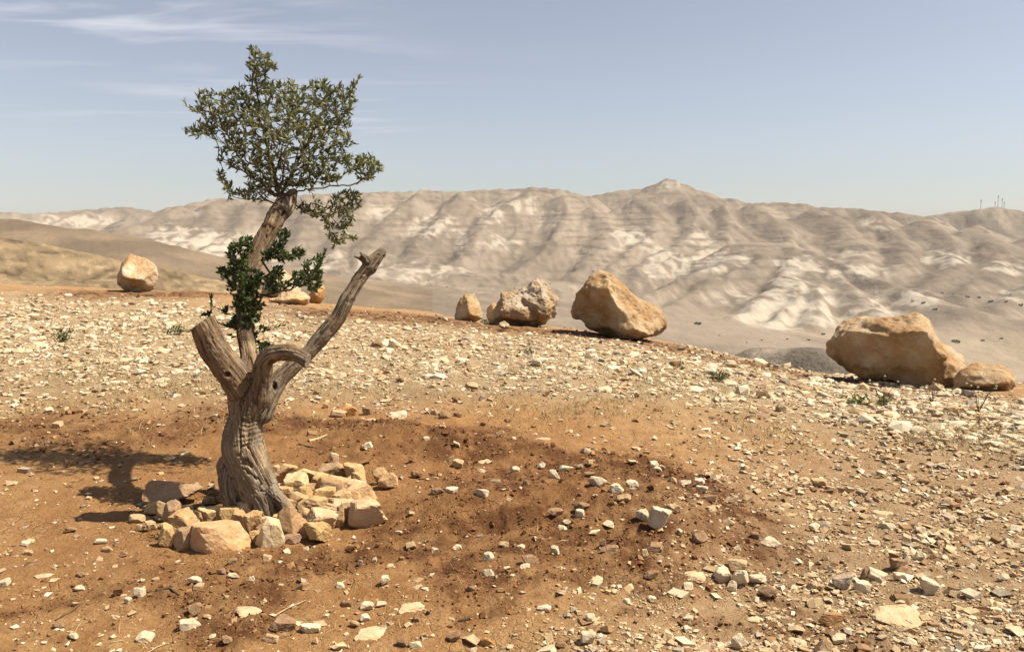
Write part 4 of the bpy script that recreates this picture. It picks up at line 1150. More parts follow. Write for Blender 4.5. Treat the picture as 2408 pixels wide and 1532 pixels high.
# ------------------------------------------------------------------ rocks heaped round the foot of the tree
# (x, y, w, h) in the close view of the heap, tint 0 tan 1 pale 2 brown, label
RING = [(395, 530, 480, 180, 2, 'long low brown rock lying in the shadow left of the trunk'), (800, 890, 540, 270, 0, 'largest rock of the ring, a broad smooth tan slab with a crack'),
        (2075, 700, 350, 240, 1, 'big pointed rock with a white top at the right end of the heap'), (1770, 300, 240, 130, 2, 'grey-brown wedge of rock at the back of the heap'),
        (1400, 790, 210, 210, 2, 'dark brown upright rock in front of the trunk'), (1245, 885, 235, 190, 1, 'blocky rock with a white chipped top beside the tan slab'),
        (1620, 855, 220, 145, 0, 'flat tan block lying apart in front of the heap'), (1670, 740, 320, 190, 1, 'wide flat-topped rock at the front of the heap'),
        (2250, 425, 155, 110, 0, 'pointed stone lying just outside the heap'), (2195, 380, 130, 110, 0, 'tan stone leaning behind the pointed stone outside the heap'),
        (760, 660, 240, 130, 1, 'pale rounded rock behind the tan slab'), (500, 810, 190, 190, 0, 'tan rock standing against the left end of the slab'),
        (870, 390, 190, 260, 2, 'upright dark rock leaning on the left of the trunk')]
gl = {'R': 'tan limestone rock in the heap to the right of the trunk', 'F': 'tan limestone rock in the front of the ring below the trunk', 'L': 'limestone rock at the left end of the ring'}
for x, y, w, h, c, k in [(1380, 310, 190, 120, 0, 'R'), (1570, 345, 250, 130, 1, 'R'), (1440, 410, 240, 160, 1, 'R'), (1760, 440, 260, 170, 0, 'R'), (1950, 330, 170, 120, 0, 'R'), (1925, 375, 130, 75, 1, 'R'),
                         (1945, 450, 210, 90, 1, 'R'), (2020, 520, 240, 150, 0, 'R'), (1460, 535, 220, 140, 0, 'R'), (1705, 520, 180, 130, 0, 'R'), (1595, 620, 220, 150, 0, 'R'), (1825, 615, 240, 130, 1, 'R'),
                         (2070, 600, 200, 90, 0, 'R'), (1455, 640, 75, 75, 1, 'R'), (1600, 515, 80, 70, 1, 'R'), (1840, 720, 70, 150, 0, 'R'), (1500, 725, 55, 60, 1, 'R'), (1600, 440, 110, 110, 0, 'R'),
                         (1320, 660, 150, 90, 1, 'F'), (1160, 720, 170, 80, 1, 'F'), (1020, 665, 150, 130, 1, 'F'), (1230, 770, 170, 100, 0, 'F'), (1070, 780, 150, 140, 0, 'F'), (1110, 870, 90, 80, 0, 'F'), (1420, 900, 150, 60, 2, 'F'), (1430, 690, 90, 90, 1, 'F'),
                         (530, 720, 220, 90, 1, 'L'), (520, 640, 130, 60, 1, 'L'), (630, 650, 130, 90, 0, 'L'), (330, 670, 170, 150, 2, 'L'), (390, 725, 150, 160, 2, 'L'), (240, 625, 180, 90, 0, 'L'), (355, 910, 130, 140, 0, 'L'), (480, 930, 140, 150, 2, 'L'),
                         (320, 810, 110, 50, 1, 'L'), (205, 825, 95, 65, 1, 'L'), (120, 825, 75, 50, 1, 'L'), (1290, 300, 80, 80, 1, 'R'), (830, 545, 110, 70, 2, 'L'), (1300, 415, 60, 60, 1, 'R'), (1785, 205, 75, 75, 1, 'R'), (1760, 235, 65, 30, 2, 'R'), (700, 560, 120, 60, 2, 'L')]:
    RING.append((x, y, w, h, c, k))
for x, y, w, h, c, k in [(1350, 470, 150, 110, 0, 'R'), (1520, 470, 150, 110, 0, 'R'), (1680, 390, 170, 120, 0, 'R'), (1850, 560, 170, 120, 0, 'R'), (1740, 600, 150, 120, 2, 'R'), (1550, 700, 170, 130, 0, 'R'), (1385, 570, 150, 110, 0, 'R'), (1910, 680, 160, 120, 2, 'R'), (1330, 740, 150, 110, 0, 'F'), (1650, 560, 130, 110, 0, 'R'), (1990, 400, 140, 100, 0, 'R'), (1730, 690, 160, 110, 0, 'R'), (1950, 560, 160, 110, 0, 'R'), (450, 700, 160, 110, 0, 'L'), (590, 700, 160, 110, 0, 'L'), (430, 850, 150, 130, 0, 'L'), (690, 690, 150, 110, 1, 'L'), (900, 690, 160, 110, 0, 'F'), (970, 740, 150, 110, 0, 'F'), (1180, 830, 130, 110, 0, 'F'), (1510, 820, 130, 120, 0, 'F')]:
    RING.append((x, y, w, h, c, k))
TT = [np.array([0.63, 0.425, 0.215]), np.array([0.70, 0.53, 0.315]), np.array([0.43, 0.285, 0.165])]
rr_ = np.random.RandomState(77)


def place_rock(name, x, y, w, h, tint, seed, label, cat, group=None, sub=3, conv=lambda a, b: (a, b), flat=None, sink=0.06, npl=11, rough=0.05, mat=None, lift=0.0, big=1.10):
    cx, yb = conv(x, y + h / 2); ws = abs(conv(w, 0)[0] - conv(0, 0)[0]); hs = abs(conv(0, h)[1] - conv(0, 0)[1])
    g = gp(cx, yb); dist = g[1] / ray(cx, yb)[1]; mpp = dist / FPX
    W = ws * mpp * (big if flat is None else 1.0); dep = 0.74 * W if flat is None else W * 0.9
    el = math.atan2(EYE[2] - g[2], math.hypot(g[0], g[1]))
    H = (hs * mpp * (1 + 0.8 * (big - 1)) - dep * 0.6 * math.sin(el)) / math.cos(el)
    H = max(H * (1.28 if big == 1.15 else 1.08), 0.46 * W / big) if flat is None else flat * W; dep = min(dep, max(0.5 * W, 1.4 * H) if flat is None else dep)
    V, F = rock_shape(seed, sub, npl, 22, rough, (W, dep, H * 1.12))
    rs_ = np.random.RandomState(seed + 1); a = rs_.uniform(-0.35, 0.35); ca, sa = math.cos(a), math.sin(a)
    tilt = rs_.uniform(-0.12, 0.12) if flat is None else 0.0
    V = V @ np.array([[ca, -sa, 0], [sa, ca, 0], [0, 0, 1]]).T
    V = V @ np.array([[math.cos(tilt), 0, math.sin(tilt)], [0, 1, 0], [-math.sin(tilt), 0, math.cos(tilt)]]).T
    P = np.array([ray(cx, yb)[0] * dist, g[1] + dep * 0.42, 0.0]); P[0] = P[0] * (P[1] / g[1])
    zg = float(on_ground(P)[0]); V[:, 2] -= V[:, 2].min(); P[2] = zg - (max(sink, 0.16) if W > 0.22 and flat is None else sink) * H + lift
    col = np.clip(np.asarray(tint)[None] * (1 + 0.22 * fbm(V / W * 3.0, 3, seed % 60)[:, None]), 0.02, 0.85)
    return add(name, make_mesh(name, V, F, {'tint': ('FLOAT_COLOR', col)}, smooth=False), mat or M_rock, loc=P, label=label, cat=cat, group=group)


for k, (x, y, w, h, c, lab) in enumerate(RING):
    t = TT[c] * rr_.uniform(0.9, 1.1) * np.array([1, rr_.uniform(0.95, 1.05), rr_.uniform(0.9, 1.1)])
    place_rock('rock', x, y, w, h, t, 300 + k * 7, (gl[lab].replace('limestone', ('', 'pale', 'brown')[c] + ' limestone').replace('tan pale', 'pale').replace('tan brown', 'brown').replace('  ', ' ').strip() + (', big' if w > 170 else ', small')) if lab in gl else lab, 'rock', 'rocks ringed round the olive trunk', 4, Z3, big=(1.0 if w > 300 else 1.15), npl=rr_.randint(8, 13))

# ------------------------------------------------------------------ loose stones on the soil (the larger ones one by one)
ST_A = [(185, 240, 85, 45), (735, 248, 80, 30), (775, 285, 95, 35), (845, 226, 40, 22), (905, 325, 55, 40), (1000, 60, 110, 50), (515, 145, 80, 35), (1430, 550, 100, 55), (1445, 583, 50, 28), (1040, 560, 50, 28), (1015, 650, 80, 75), (935, 697, 50, 45),
        (1415, 750, 105, 75), (1390, 852, 135, 70), (1505, 805, 70, 40), (1060, 925, 120, 75), (530, 930, 85, 40), (435, 850, 80, 45), (2065, 850, 175, 90), (2265, 870, 140, 75), (1975, 945, 110, 60), (2060, 915, 75, 40), (1615, 492, 60, 40), (1705, 520, 75, 20), (1700, 405, 65, 40),
        (1840, 537, 45, 40), (1945, 350, 70, 45), (585, 568, 80, 40), (590, 497, 65, 22), (205, 297, 75, 28), (1660, 985, 70, 50), (2300, 955, 40, 40), (320, 960, 45, 25), (30, 520, 80, 50)]
ST_B = [(258, 100, 58, 40), (650, 78, 45, 25), (865, 215, 75, 60), (940, 207, 40, 25), (1250, 305, 70, 40), (1430, 258, 55, 50), (1520, 365, 75, 60), (1760, 265, 45, 35), (1690, 272, 40, 35), (1600, 297, 90, 45), (1815, 425, 115, 70), (1935, 488, 100, 60), (1980, 552, 100, 60), (1700, 565, 105, 70),
        (1690, 610, 65, 50), (1520, 580, 115, 45), (1035, 478, 80, 55), (820, 468, 80, 45), (730, 478, 100, 25), (1325, 425, 45, 40), (2225, 705, 150, 125), (2110, 665, 80, 70), (2320, 668, 90, 60), (2040, 440, 80, 50), (1755, 348, 65, 30), (2190, 275, 70, 50), (2240, 290, 50, 40), (2215, 317, 60, 30),
        (2195, 850, 130, 70), (2125, 910, 50, 50), (1840, 845, 45, 55), (1890, 895, 120, 55), (1565, 660, 70, 35), (1180, 770, 70, 30), (1285, 805, 65, 35), (1070, 870, 75, 60), (1520, 868, 55, 60), (1350, 943, 110, 60), (1320, 995, 80, 45), (1070, 990, 80, 60), (1200, 983, 50, 22), (375, 1028, 60, 60),
        (205, 862, 40, 35), (300, 865, 30, 30), (405, 908, 55, 30), (70, 1040, 60, 40), (640, 1077, 55, 30), (955, 1107, 60, 28), (2170, 1015, 100, 35), (2175, 1130, 60, 45), (2005, 1158, 50, 35), (235, 1255, 70, 50), (110, 1145, 75, 45), (250, 1170, 90, 55), (840, 1395, 90, 60), (1065, 1420, 100, 60),
        (485, 1430, 65, 55), (575, 1440, 85, 40), (165, 1305, 60, 45), (1760, 1290, 60, 60), (1630, 1382, 40, 38), (1745, 1435, 90, 90), (1890, 1448, 50, 28), (585, 1280, 55, 35), (660, 1253, 30, 28), (1450, 1218, 90, 40), (1560, 1470, 70, 40), (970, 1470, 45, 40), (575, 270, 55, 50), (465, 685, 45, 22), (860, 780, 60, 30), (1600, 640, 50, 35), (1690, 490, 30, 25), (2070, 1300, 40, 30)]
ST_C = [(1050, 15, 95, 55), (965, 35, 50, 35), (570, 315, 50, 40), (620, 390, 55, 40), (725, 415, 130, 55), (265, 460, 110, 60), (1020, 295, 75, 45), (985, 405, 55, 40), (415, 625, 110, 90), (470, 675, 70, 70), (525, 640, 110, 110), (510, 580, 130, 60), (640, 660, 140, 45), (710, 715, 110, 75),
        (185, 700, 70, 50), (1210, 655, 140, 100), (1355, 610, 70, 80), (1435, 630, 130, 80), (1590, 635, 90, 65), (1020, 685, 90, 55), (1335, 700, 95, 70), (1570, 545, 100, 80), (1770, 700, 110, 100), (1720, 310, 60, 50), (1730, 355, 70, 50), (1715, 500, 70, 60), (1120, 885, 150, 80), (1070, 1055, 110, 110),
        (520, 1050, 90, 90), (180, 945, 60, 45), (1350, 1095, 100, 55), (1650, 1060, 90, 40), (2270, 645, 70, 45), (2310, 385, 60, 60), (2040, 935, 70, 35), (1500, 290, 100, 30), (160, 65, 75, 40), (265, 120, 90, 40), (325, 205, 90, 35), (1180, 1000, 90, 60), (345, 190, 45, 30), (1640, 770, 50, 30), (1460, 960, 70, 35), (1240, 960, 60, 28)]
ST_D = [(145, 765, 120, 75), (270, 775, 70, 50), (60, 795, 110, 35), (500, 810, 110, 60), (830, 820, 95, 50), (760, 775, 55, 45), (930, 820, 60, 35), (815, 915, 60, 32), (1250, 935, 50, 30), (1295, 840, 55, 30), (340, 285, 80, 45), (470, 285, 90, 60), (740, 580, 65, 30), (510, 545, 50, 40), (2100, 340, 60, 40), (650, 815, 40, 25)]
FLAT = [(Z(0, 2000, 1300 / 2408), 310, 460, 140, 110, 'pale pitted slab set flat in the soil at the left'), (Z(0, 2000, 1300 / 2408), 1815, 720, 200, 160, 'flat triangular stone with a dark notch in the soil'),
        (Z(1300, 1700, 1400 / 2408), 1800, 1020, 100, 100, 'thin sliver of pale rock half sunk in the soil'), (Z(1300, 1700, 1400 / 2408), 550, 1190, 200, 80, 'long pale slab half sunk below the dark soil'),
        (Z(1300, 1700, 1400 / 2408), 270, 1395, 220, 50, 'long tan strip of rock showing through the soil'), (Z(2600, 1900, 1432 / 2408), 215, 600, 180, 130, 'bent pale strip of bedrock beside the small stone pile'),
        (Z(2600, 1900, 1432 / 2408), 1570, 860, 370, 150, 'largest pale slab of bedrock showing through the gravel'), (Z(2600, 1900, 1432 / 2408), 1480, 180, 140, 60, 'tan slab of bedrock in the fine gravel'),
        (Z(2600, 1900, 1432 / 2408), 605, 850, 100, 80, 'small pale sliver of bedrock in bare soil'), (Z(1300, 1200, 1300 / 2408), 295, 838, 110, 30, 'flat pale slab at the edge of the straw'), (Z(1300, 1200, 1300 / 2408), 1550, 985, 120, 30, 'flat pinkish slab on the bare soil'),
        (Z(1300, 1700, 1400 / 2408), 1060, 205, 130, 35, 'flat crumbling white slab behind the dug mound'), (Z(2600, 1900, 1432 / 2408), 900, 1010, 150, 50, 'tan strip of bedrock near the upright stone')]
LST = {0: 'small tan stone lying loose on the reddish soil', 1: 'small white stone lying loose on the reddish soil', 2: 'small brown stone lying loose on the reddish soil'}
TS = [np.array([0.60, 0.44, 0.26]), np.array([0.78, 0.67, 0.48]), np.array([0.34, 0.22, 0.13])]
seed = 2000
for conv, lst in ((Z(0, 2000, 1300 / 2408), ST_A), (Z(1300, 1700, 1400 / 2408), ST_B), (Z(2600, 1900, 1432 / 2408), ST_C), (Z(1300, 1200, 1300 / 2408), ST_D)):
    for k, (x, y, w, h) in enumerate(lst):
        c = rr_.choice([0, 1, 1, 1, 2]) if lst is not ST_D else rr_.choice([0, 1, 2])
        zone = {id(ST_A): 'on soil between the rock ring and the twigs', id(ST_B): 'on the dug mound right of the rock ring', id(ST_C): 'on gravel around the bedrock slabs', id(ST_D): 'along the straw behind the tree'}[id(lst)]
        lab = '%s %s stone %s' % ('larger' if w >= 90 else ('fist-sized' if w >= 65 else 'small'), ('tan', 'white', 'brown')[c], zone)
        if lst is ST_B and (x, y) == (660, 1253): c = 2; t0 = np.array([0.05, 0.045, 0.04]); lab = 'tiny black stone among the pale stones'
        elif lst is ST_B and (x, y) == (2225, 705): t0 = TS[1]; lab = 'tall pointed white stone standing on the bare soil'
        elif lst is ST_B and (x, y) == (1065, 1420): t0 = np.array([0.55, 0.31, 0.12]); lab = 'smooth rounded orange-brown stone lying on the soil'
        elif lst is ST_C and (x, y) == (1120, 885): t0 = np.array([0.50, 0.28, 0.12]); lab = 'long orange-brown stone beside the largest bedrock slab'
        elif lst is ST_C and (x, y) == (1050, 15): t0 = TS[0]; lab = 'squarish tan stone alone on the fine gravel'
        elif lst is ST_C and (x, y) == (1210, 655): t0 = np.array([0.52, 0.43, 0.32]); lab = 'grey angular stone in a small group on the gravel'
        elif lst is ST_C and (x, y) == (1070, 1055): t0 = TS[0]; lab = 'upright broken stone with a dark left side'
        elif lst is ST_D and (x, y) == (145, 765): t0 = np.array([0.62, 0.33, 0.12]); lab = 'rounded orange stone at the edge of the straw'
        else: t0 = TS[c]
        place_rock('stone', x, y, w, h, t0 * rr_.uniform(0.88, 1.1), seed, lab, 'stone', 'loose stones on the soil', 4 if w > 120 else 3, conv, npl=rr_.randint(8, 12), sink=0.12, rough=0.06); seed += 3
for conv, x, y, w, h, lab in FLAT:
    place_rock('flat_stone', x, y, w, h, np.array([0.70, 0.54, 0.34]) * rr_.uniform(0.9, 1.05), seed, lab, 'stone', None, 3, conv, flat=0.16, sink=0.62, npl=14, rough=0.16); seed += 3


# ------------------------------------------------------------------ gravel, clods and straw
def scatter(name, X, Y, size, tint, seed, flat=(0.35, 0.75), sink=0.25, label=None, mat=None, blocky=False):
    rs = np.random.RandomState(seed); n = len(X)
    # broken chips: twelve corners pushed towards a block
    t = (1 + 5 ** 0.5) / 2
    V0 = np.array([(-1, t, 0), (1, t, 0), (-1, -t, 0), (1, -t, 0), (0, -1, t), (0, 1, t), (0, -1, -t), (0, 1, -t), (t, 0, -1), (t, 0, 1), (-t, 0, -1), (-t, 0, 1)]) / math.hypot(1, t)
    F0 = np.array([(0, 11, 5), (0, 5, 1), (0, 1, 7), (0, 7, 10), (0, 10, 11), (1, 5, 9), (5, 11, 4), (11, 10, 2), (10, 7, 6), (7, 1, 8), (3, 9, 4), (3, 4, 2), (3, 2, 6), (3, 6, 8), (3, 8, 9), (4, 9, 5), (2, 4, 11), (6, 2, 10), (8, 6, 7), (9, 8, 1)])
    if blocky:
        V0 = np.array([(a, b, c) for a in (-1, 1) for b in (-1, 1) for c in (-1, 1)], float)
        F0 = np.array([(0, 1, 3), (0, 3, 2), (4, 6, 7), (4, 7, 5), (0, 4, 5), (0, 5, 1), (2, 3, 7), (2, 7, 6), (0, 2, 6), (0, 6, 4), (1, 5, 7), (1, 7, 3)])
    nc = len(V0); tm = []
    for q in range(60):
        v = V0 @ np.linalg.qr(rs.normal(size=(3, 3)))[0]
        v = v / (np.abs(v) ** 4).sum(1)[:, None] ** 0.25 * (rs.uniform(0.85, 1.35, (nc, 1)) if blocky else 1.0)
        nrm_ = rs.normal(size=(3, 3)); nrm_ /= np.linalg.norm(nrm_, axis=1)[:, None]
        for w_ in nrm_:
            dd_ = v @ w_; v = v - np.maximum(dd_ - rs.uniform(0.45, 0.8), 0)[:, None] * w_
        tm.append(v * 0.95 + rs.normal(scale=0.05, size=v.shape))
    tm = np.array(tm)
    V = tm[rs.randint(0, 60, n)] * 0.55
    V = V * np.stack([size, size * rs.uniform(0.5, 0.95, n), size * rs.uniform(*flat, n)], 1)[:, None, :]
    a = rs.uniform(0, 6.283, n); ca, sa = np.cos(a)[:, None], np.sin(a)[:, None]
    tx = rs.normal(scale=0.25, size=n); ct, st = np.cos(tx)[:, None], np.sin(tx)[:, None]
    y, z = V[..., 1] * ct - V[..., 2] * st, V[..., 1] * st + V[..., 2] * ct
    x, y = V[..., 0] * ca - y * sa, V[..., 0] * sa + y * ca
    zmin = z.min(1); hgt = z.max(1) - zmin
    zg = h_full(X, Y)
    P = np.stack([x + X[:, None], y + Y[:, None], z + (zg - zmin - sink * hgt)[:, None]], -1).reshape(-1, 3)
    F = (np.arange(n)[:, None, None] * nc + F0[None]).reshape(-1, 3)
    return add(name, make_mesh(name, P, F, {'tint': ('FLOAT_COLOR', np.repeat(tint, nc, 0))}, smooth=False), mat or M_chip, label=label, cat='stones' if label else None, kind='stuff')


def spread(n, seed, x0=-350, x1=2760, y0=640, y1=1760):
    n = int(n * (2820 + 220) / (x1 - x0) * (min(y1, 1680) - y0) / (y1 - y0)); x0, x1, y1 = -220, 2820, min(y1, 1680)
    rs = np.random.RandomState(seed); x = rs.uniform(x0, x1, n); y = rs.uniform(y0, y1, n)
    ce = np.interp(x, CX, CYY); m = y > ce - 1
    x, y = x[m], y[m]; P = gp(x, y); m = np.hypot(P[:, 0], P[:, 1]) < 40
    return x[m], y[m], P[m], np.random.RandomState(seed + 1)


def tints(n, rs, pal, wts, var=0.14):
    c = np.array(pal)[rs.choice(len(pal), n, p=np.array(wts) / sum(wts))] * np.clip(rs.normal(1, var, (n, 1)), 0.5, 1.4)
    return np.clip(c, 0.02, 0.86)


WP = [(0.70, 0.60, 0.43), (0.64, 0.51, 0.33), (0.55, 0.40, 0.23), (0.42, 0.34, 0.24), (0.33, 0.20, 0.10)]
# white limestone rubble of the band
x, y, P, rs = spread(96000, 40, y0=650, y1=1150)
nz = fbm(p2(P[:, 0] * 0.7, P[:, 1] * 0.7), 4, 21); bd_ = band(x + 90 * nz, y + 22 * nz); dk = dark_at(P[:, 0], P[:, 1])
cl_ = fbm(p2(P[:, 0] * 1.4, P[:, 1] * 1.4), 3, 25); m = rs.rand(len(x)) < bd_ ** 1.2 * (1 - 0.92 * dk) * np.clip(0.85 + 1.1 * cl_, 0.15, 1.15); x, y, P, bd_ = x[m], y[m], P[m], bd_[m]
dist = np.hypot(P[:, 0], P[:, 1]); sz = np.exp(rs.normal(math.log(0.034), 0.68, len(x))) * np.clip(dist / 11, 0.8, 1.3); sz = np.clip(sz, 0.012, 0.20) * np.interp(x, [300, 1300, 1800], [0.85, 0.95, 1.25])
scatter('white_gravel', P[:, 0], P[:, 1], sz, tints(len(x), rs, WP, [5, 4, 2, 0.7, 0.5]), 41, (0.22, 0.6), 0.38, 'band of white limestone rubble across the terrace')
print('rubble', len(x))
# fine chips, denser to the right
x, y, P, rs = spread(205000, 50, y0=720, y1=1760)
nz = fbm(p2(P[:, 0] * 0.7, P[:, 1] * 0.7), 4, 21); b_ = band2(x + 120 * nz, y + 30 * nz)
nn = fbm(p2(P[:, 0] * 2.2, P[:, 1] * 2.2), 3, 23)
dk = dark_at(P[:, 0], P[:, 1])
dens = (0.04 + 0.75 * b_ * np.clip(0.6 + 1.3 * nn, 0.05, 1.4)) * (1 - 0.85 * dk)
m = rs.rand(len(x)) < dens; x, y, P = x[m], y[m], P[m]
sz = np.clip(np.exp(rs.normal(math.log(0.016), 0.68, len(x))) * np.clip(np.hypot(P[:, 0], P[:, 1]) / 5.0, 0.75, 2.2), 0.006, 0.09)
scatter('fine_gravel', P[:, 0], P[:, 1], sz, tints(len(x), rs, WP, [1.2, 2.5, 5.0, 1.0, 2.0]), 51, (0.25, 0.6), 0.3, 'thin scatter of tan stone chips over the soil', blocky=True)
print('chips', len(x))
# clods of dug soil
x, y, P, rs = spread(90000, 60, y0=690, y1=1700)
dk = dark_at(P[:, 0], P[:, 1]); m = rs.rand(len(x)) < 0.035 + 0.8 * dk; x, y, P, dk = x[m], y[m], P[m], dk[m]
sz = np.clip(np.exp(rs.normal(math.log(0.011), 0.55, len(x))) * np.clip(np.hypot(P[:, 0], P[:, 1]) / 5.0, 0.75, 2.6), 0.006, 0.08)
scatter('soil_clods', P[:, 0], P[:, 1], sz, tints(len(x), rs, [(0.17, 0.075, 0.03), (0.24, 0.115, 0.048), (0.34, 0.185, 0.08)], [3, 3, 2]), 61, (0.5, 0.9), 0.3, 'crumbs of dug red-brown soil', blocky=True)
print('clods', len(x))


def blades(P, L, W, lean, cols, rs):
    n = len(P); a = rs.uniform(0, 6.283, n); d = np.stack([np.cos(a) * lean, np.sin(a) * lean, np.ones(n)], 1); d /= np.linalg.norm(d, axis=1)[:, None]
    b = rs.uniform(0, 6.283, n); s = np.stack([np.cos(b), np.sin(b), np.zeros(n)], 1) * W[:, None] * 0.5
    mid = P + d * (L * 0.55)[:, None]; bend = np.stack([np.cos(a), np.sin(a), -0.4 * np.ones(n)], 1) * (L * 0.22)[:, None]
    top = P + d * L[:, None] + bend
    V = np.stack([P - s, P + s, mid + s * 0.8, mid - s * 0.8, top + s * 0.15, top - s * 0.15], 1).reshape(-1, 3)
    i = (np.arange(n) * 6)[:, None]; F = np.concatenate([i + np.array([[0, 1, 2, 3]]), i + np.array([[3, 2, 4, 5]])])
    return V, F, np.repeat(cols, 6, 0)


x, y, P, rs = spread(60000, 70, y0=730, y1=1100)
nz = fbm(p2(P[:, 0] * 0.8, P[:, 1] * 0.8), 4, 71)
lowb = np.interp(x, [-300, 0, 900, 1400, 1900, 2407, 2700], [900, 905, 905, 910, 960, 1040, 1080])
dens = np.exp(-((y - lowb) / 75) ** 2) * 0.5 + 0.22 * band(x, y) + 0.25 * np.exp(-((y - 985 - 0.08 * (x - 1800)) / 40) ** 2) * (x > 1200)
m = rs.rand(len(x)) < dens * np.clip(0.35 + 2.0 * nz, 0, 1); P = P[m]; n = len(P)
P[:, 2] = h_full(P[:, 0], P[:, 1]) - 0.005
k = 3; P = np.repeat(P, k, 0) + np.concatenate([rs.normal(scale=0.02, size=(n * k, 2)), np.zeros((n * k, 1))], 1); n *= k
V, F, C = blades(P, rs.uniform(0.03, 0.09, n), rs.uniform(0.0025, 0.005, n), rs.uniform(0.1, 1.1, n), tints(n, rs, [(0.52, 0.40, 0.20), (0.42, 0.31, 0.14), (0.36, 0.33, 0.13), (0.30, 0.20, 0.10)], [4, 3, 1.2, 1]), rs)
add('dry_grass', make_mesh('dry_grass', V, F, {'tint': ('FLOAT_COLOR', C)}, smooth=False), M_tint, label='thin yellow straw growing between the stones', cat='grass', kind='stuff')
print('straw', n)
# a few straws and fibres over the bare soil
x, y, P, rs = spread(2600, 74, y0=1000, y1=1700); n = len(P); P[:, 2] = h_full(P[:, 0], P[:, 1])
V, F, C = blades(P, rs.uniform(0.02, 0.07, n), rs.uniform(0.0012, 0.0025, n), rs.uniform(0.8, 4.0, n), tints(n, rs, [(0.50, 0.38, 0.18), (0.25, 0.16, 0.07), (0.30, 0.28, 0.10)], [3, 2, 1]), rs)
add('straw_litter', make_mesh('straw_litter', V, F, {'tint': ('FLOAT_COLOR', C)}, smooth=False), M_tint, label='bits of straw lying about on the bare soil', cat='straw', kind='stuff')


# ------------------------------------------------------------------ green weeds, dry stalks, twigs on the ground
def weed(x, y, size, nl_, cols, seed, label, cat='plant', name='weed', group=None):
    rs = np.random.RandomState(seed); g = gp(x, y); g[2] = on_ground(g)[0]
    t = add(name, None, loc=g, label=label, cat=cat, group=group)
    sg, P, D, C = [], [], [], []
    for k in range(max(5, nl_ // 9)):
        a = rs.uniform(0, 6.283); e = np.array([math.cos(a) * rs.uniform(0.2, 1.0), math.sin(a) * rs.uniform(0.2, 1.0), rs.uniform(0.3, 0.8)]) * size
        sg.append((np.zeros(3) - np.array([0, 0, 0.01]), e, 0.0022, 0.0012))
        for j in range(9):
            tt = rs.uniform(0.3, 1); P.append(e * tt); D.append(rs.normal(size=3) + np.array([0, 0, 0.7])); C.append(np.array(cols[rs.randint(len(cols))]) * rs.uniform(0.7, 1.3))
    V, F = tubes(sg, 4); add('stem', make_mesh('stem', V, F), M_twig, t)
    n = len(P); V, F, C = leaves(np.array(P), np.array(D), rs.uniform(0.5, 1.1, n) * size * 0.30, rs.uniform(0.5, 1.1, n) * size * 0.11, rs, np.array(C))
    add('foliage', make_mesh('foliage', V, F, {'tint': ('FLOAT_COLOR', C)}), M_leaf, t)


GRN = [(0.07, 0.10, 0.03), (0.10, 0.13, 0.04), (0.13, 0.15, 0.05)]
weed(145, 802, 0.20, 120, GRN, 1, 'dark green weed growing in white rubble left of the tree')
weed(412, 790, 0.20, 90, [(0.16, 0.17, 0.07), (0.12, 0.14, 0.05)], 2, 'yellowish green weed in white rubble close to the sawn stump')
weed(1692, 893, 0.17, 120, GRN, 3, 'round dark green weed in rubble below the brown pointed boulder')
weed(2010, 950, 0.17, 130, [(0.16, 0.20, 0.05), (0.12, 0.16, 0.04)], 4, 'bright green weed spreading in rubble below the huge tan boulder')
weed(2075, 952, 0.15, 100, [(0.16, 0.20, 0.05), (0.12, 0.16, 0.04)], 5, 'bright green weed beside the spreading one, nearer the low brown block')
weed(1600, 870, 0.10, 50, GRN, 6, 'small green weed near the upper edge of the white rubble')
weed(372, 1262, 0.055, 60, [(0.08, 0.13, 0.04), (0.11, 0.16, 0.05)], 7, 'tiny green weed at the left end of the rock ring')
weed(545, 1118, 0.06, 50, GRN, 8, 'tiny weed behind the trunk in its shade')
weed(1460, 798, 0.14, 60, GRN, 9, 'green weed at the foot of the brown pointed boulder')
weed(1140, 764, 0.16, 90, [(0.13, 0.12, 0.05), (0.2, 0.17, 0.08)], 10, 'dry brownish weed between the small upright boulder and the grey one')
weed(1245, 838, 0.16, 50, [(0.09, 0.12, 0.04), (0.15, 0.15, 0.06)], 11, 'thin green weed in front of the grey craggy boulder')
weed(905, 1108, 0.05, 40, [(0.16, 0.11, 0.06), (0.12, 0.09, 0.04)], 12, 'dry brown weed behind the stones at the right of the heap')
weed(600, 1205, 0.05, 40, GRN, 13, 'tiny weed at the foot of the trunk between rocks')


def flower(x, y, h, seed, label):
    rs = np.random.RandomState(seed); g = gp(x, y); g[2] = on_ground(g)[0]; t = add('wildflower', None, loc=g, label=label, cat='plant', group='stalks with tiny white flowers')
    sg = []; fl = []
    for k in range(9):
        a = rs.uniform(0, 6.283); e = np.array([math.cos(a) * 0.45, math.sin(a) * 0.25, rs.uniform(0.35, 1.0)]) * h; m_ = e * 0.55 + np.array([0, 0, 0.12 * h])
        sg += [(np.zeros(3), m_, 0.003, 0.002), (m_, e, 0.002, 0.0014)]; fl.append(e)
    V, F = tubes(sg, 4); add('stem', make_mesh('stem', V, F), M_twig, t)
    V0, F0 = rock_shape(5, 1, 9, 10, 0.02, (0.022, 0.022, 0.016))
    for e in fl: add('flower', FLM, M_flower, t, loc=e)


M_flower = mat_plain('white_petal', (0.53, 0.48, 0.39)); V0, F0 = rock_shape(5, 1, 9, 10, 0.02, (0.024, 0.024, 0.018)); FLM = make_mesh('flower', V0, F0)
flower(2075, 955, 0.36, 1, 'thin stalks with tiny white flowers in front of the huge tan boulder')
flower(2190, 948, 0.30, 2, 'thin stalks with tiny white flowers where the two right boulders meet')
flower(2300, 975, 0.38, 3, 'thin stalks with tiny white flowers in front of the low brown block')


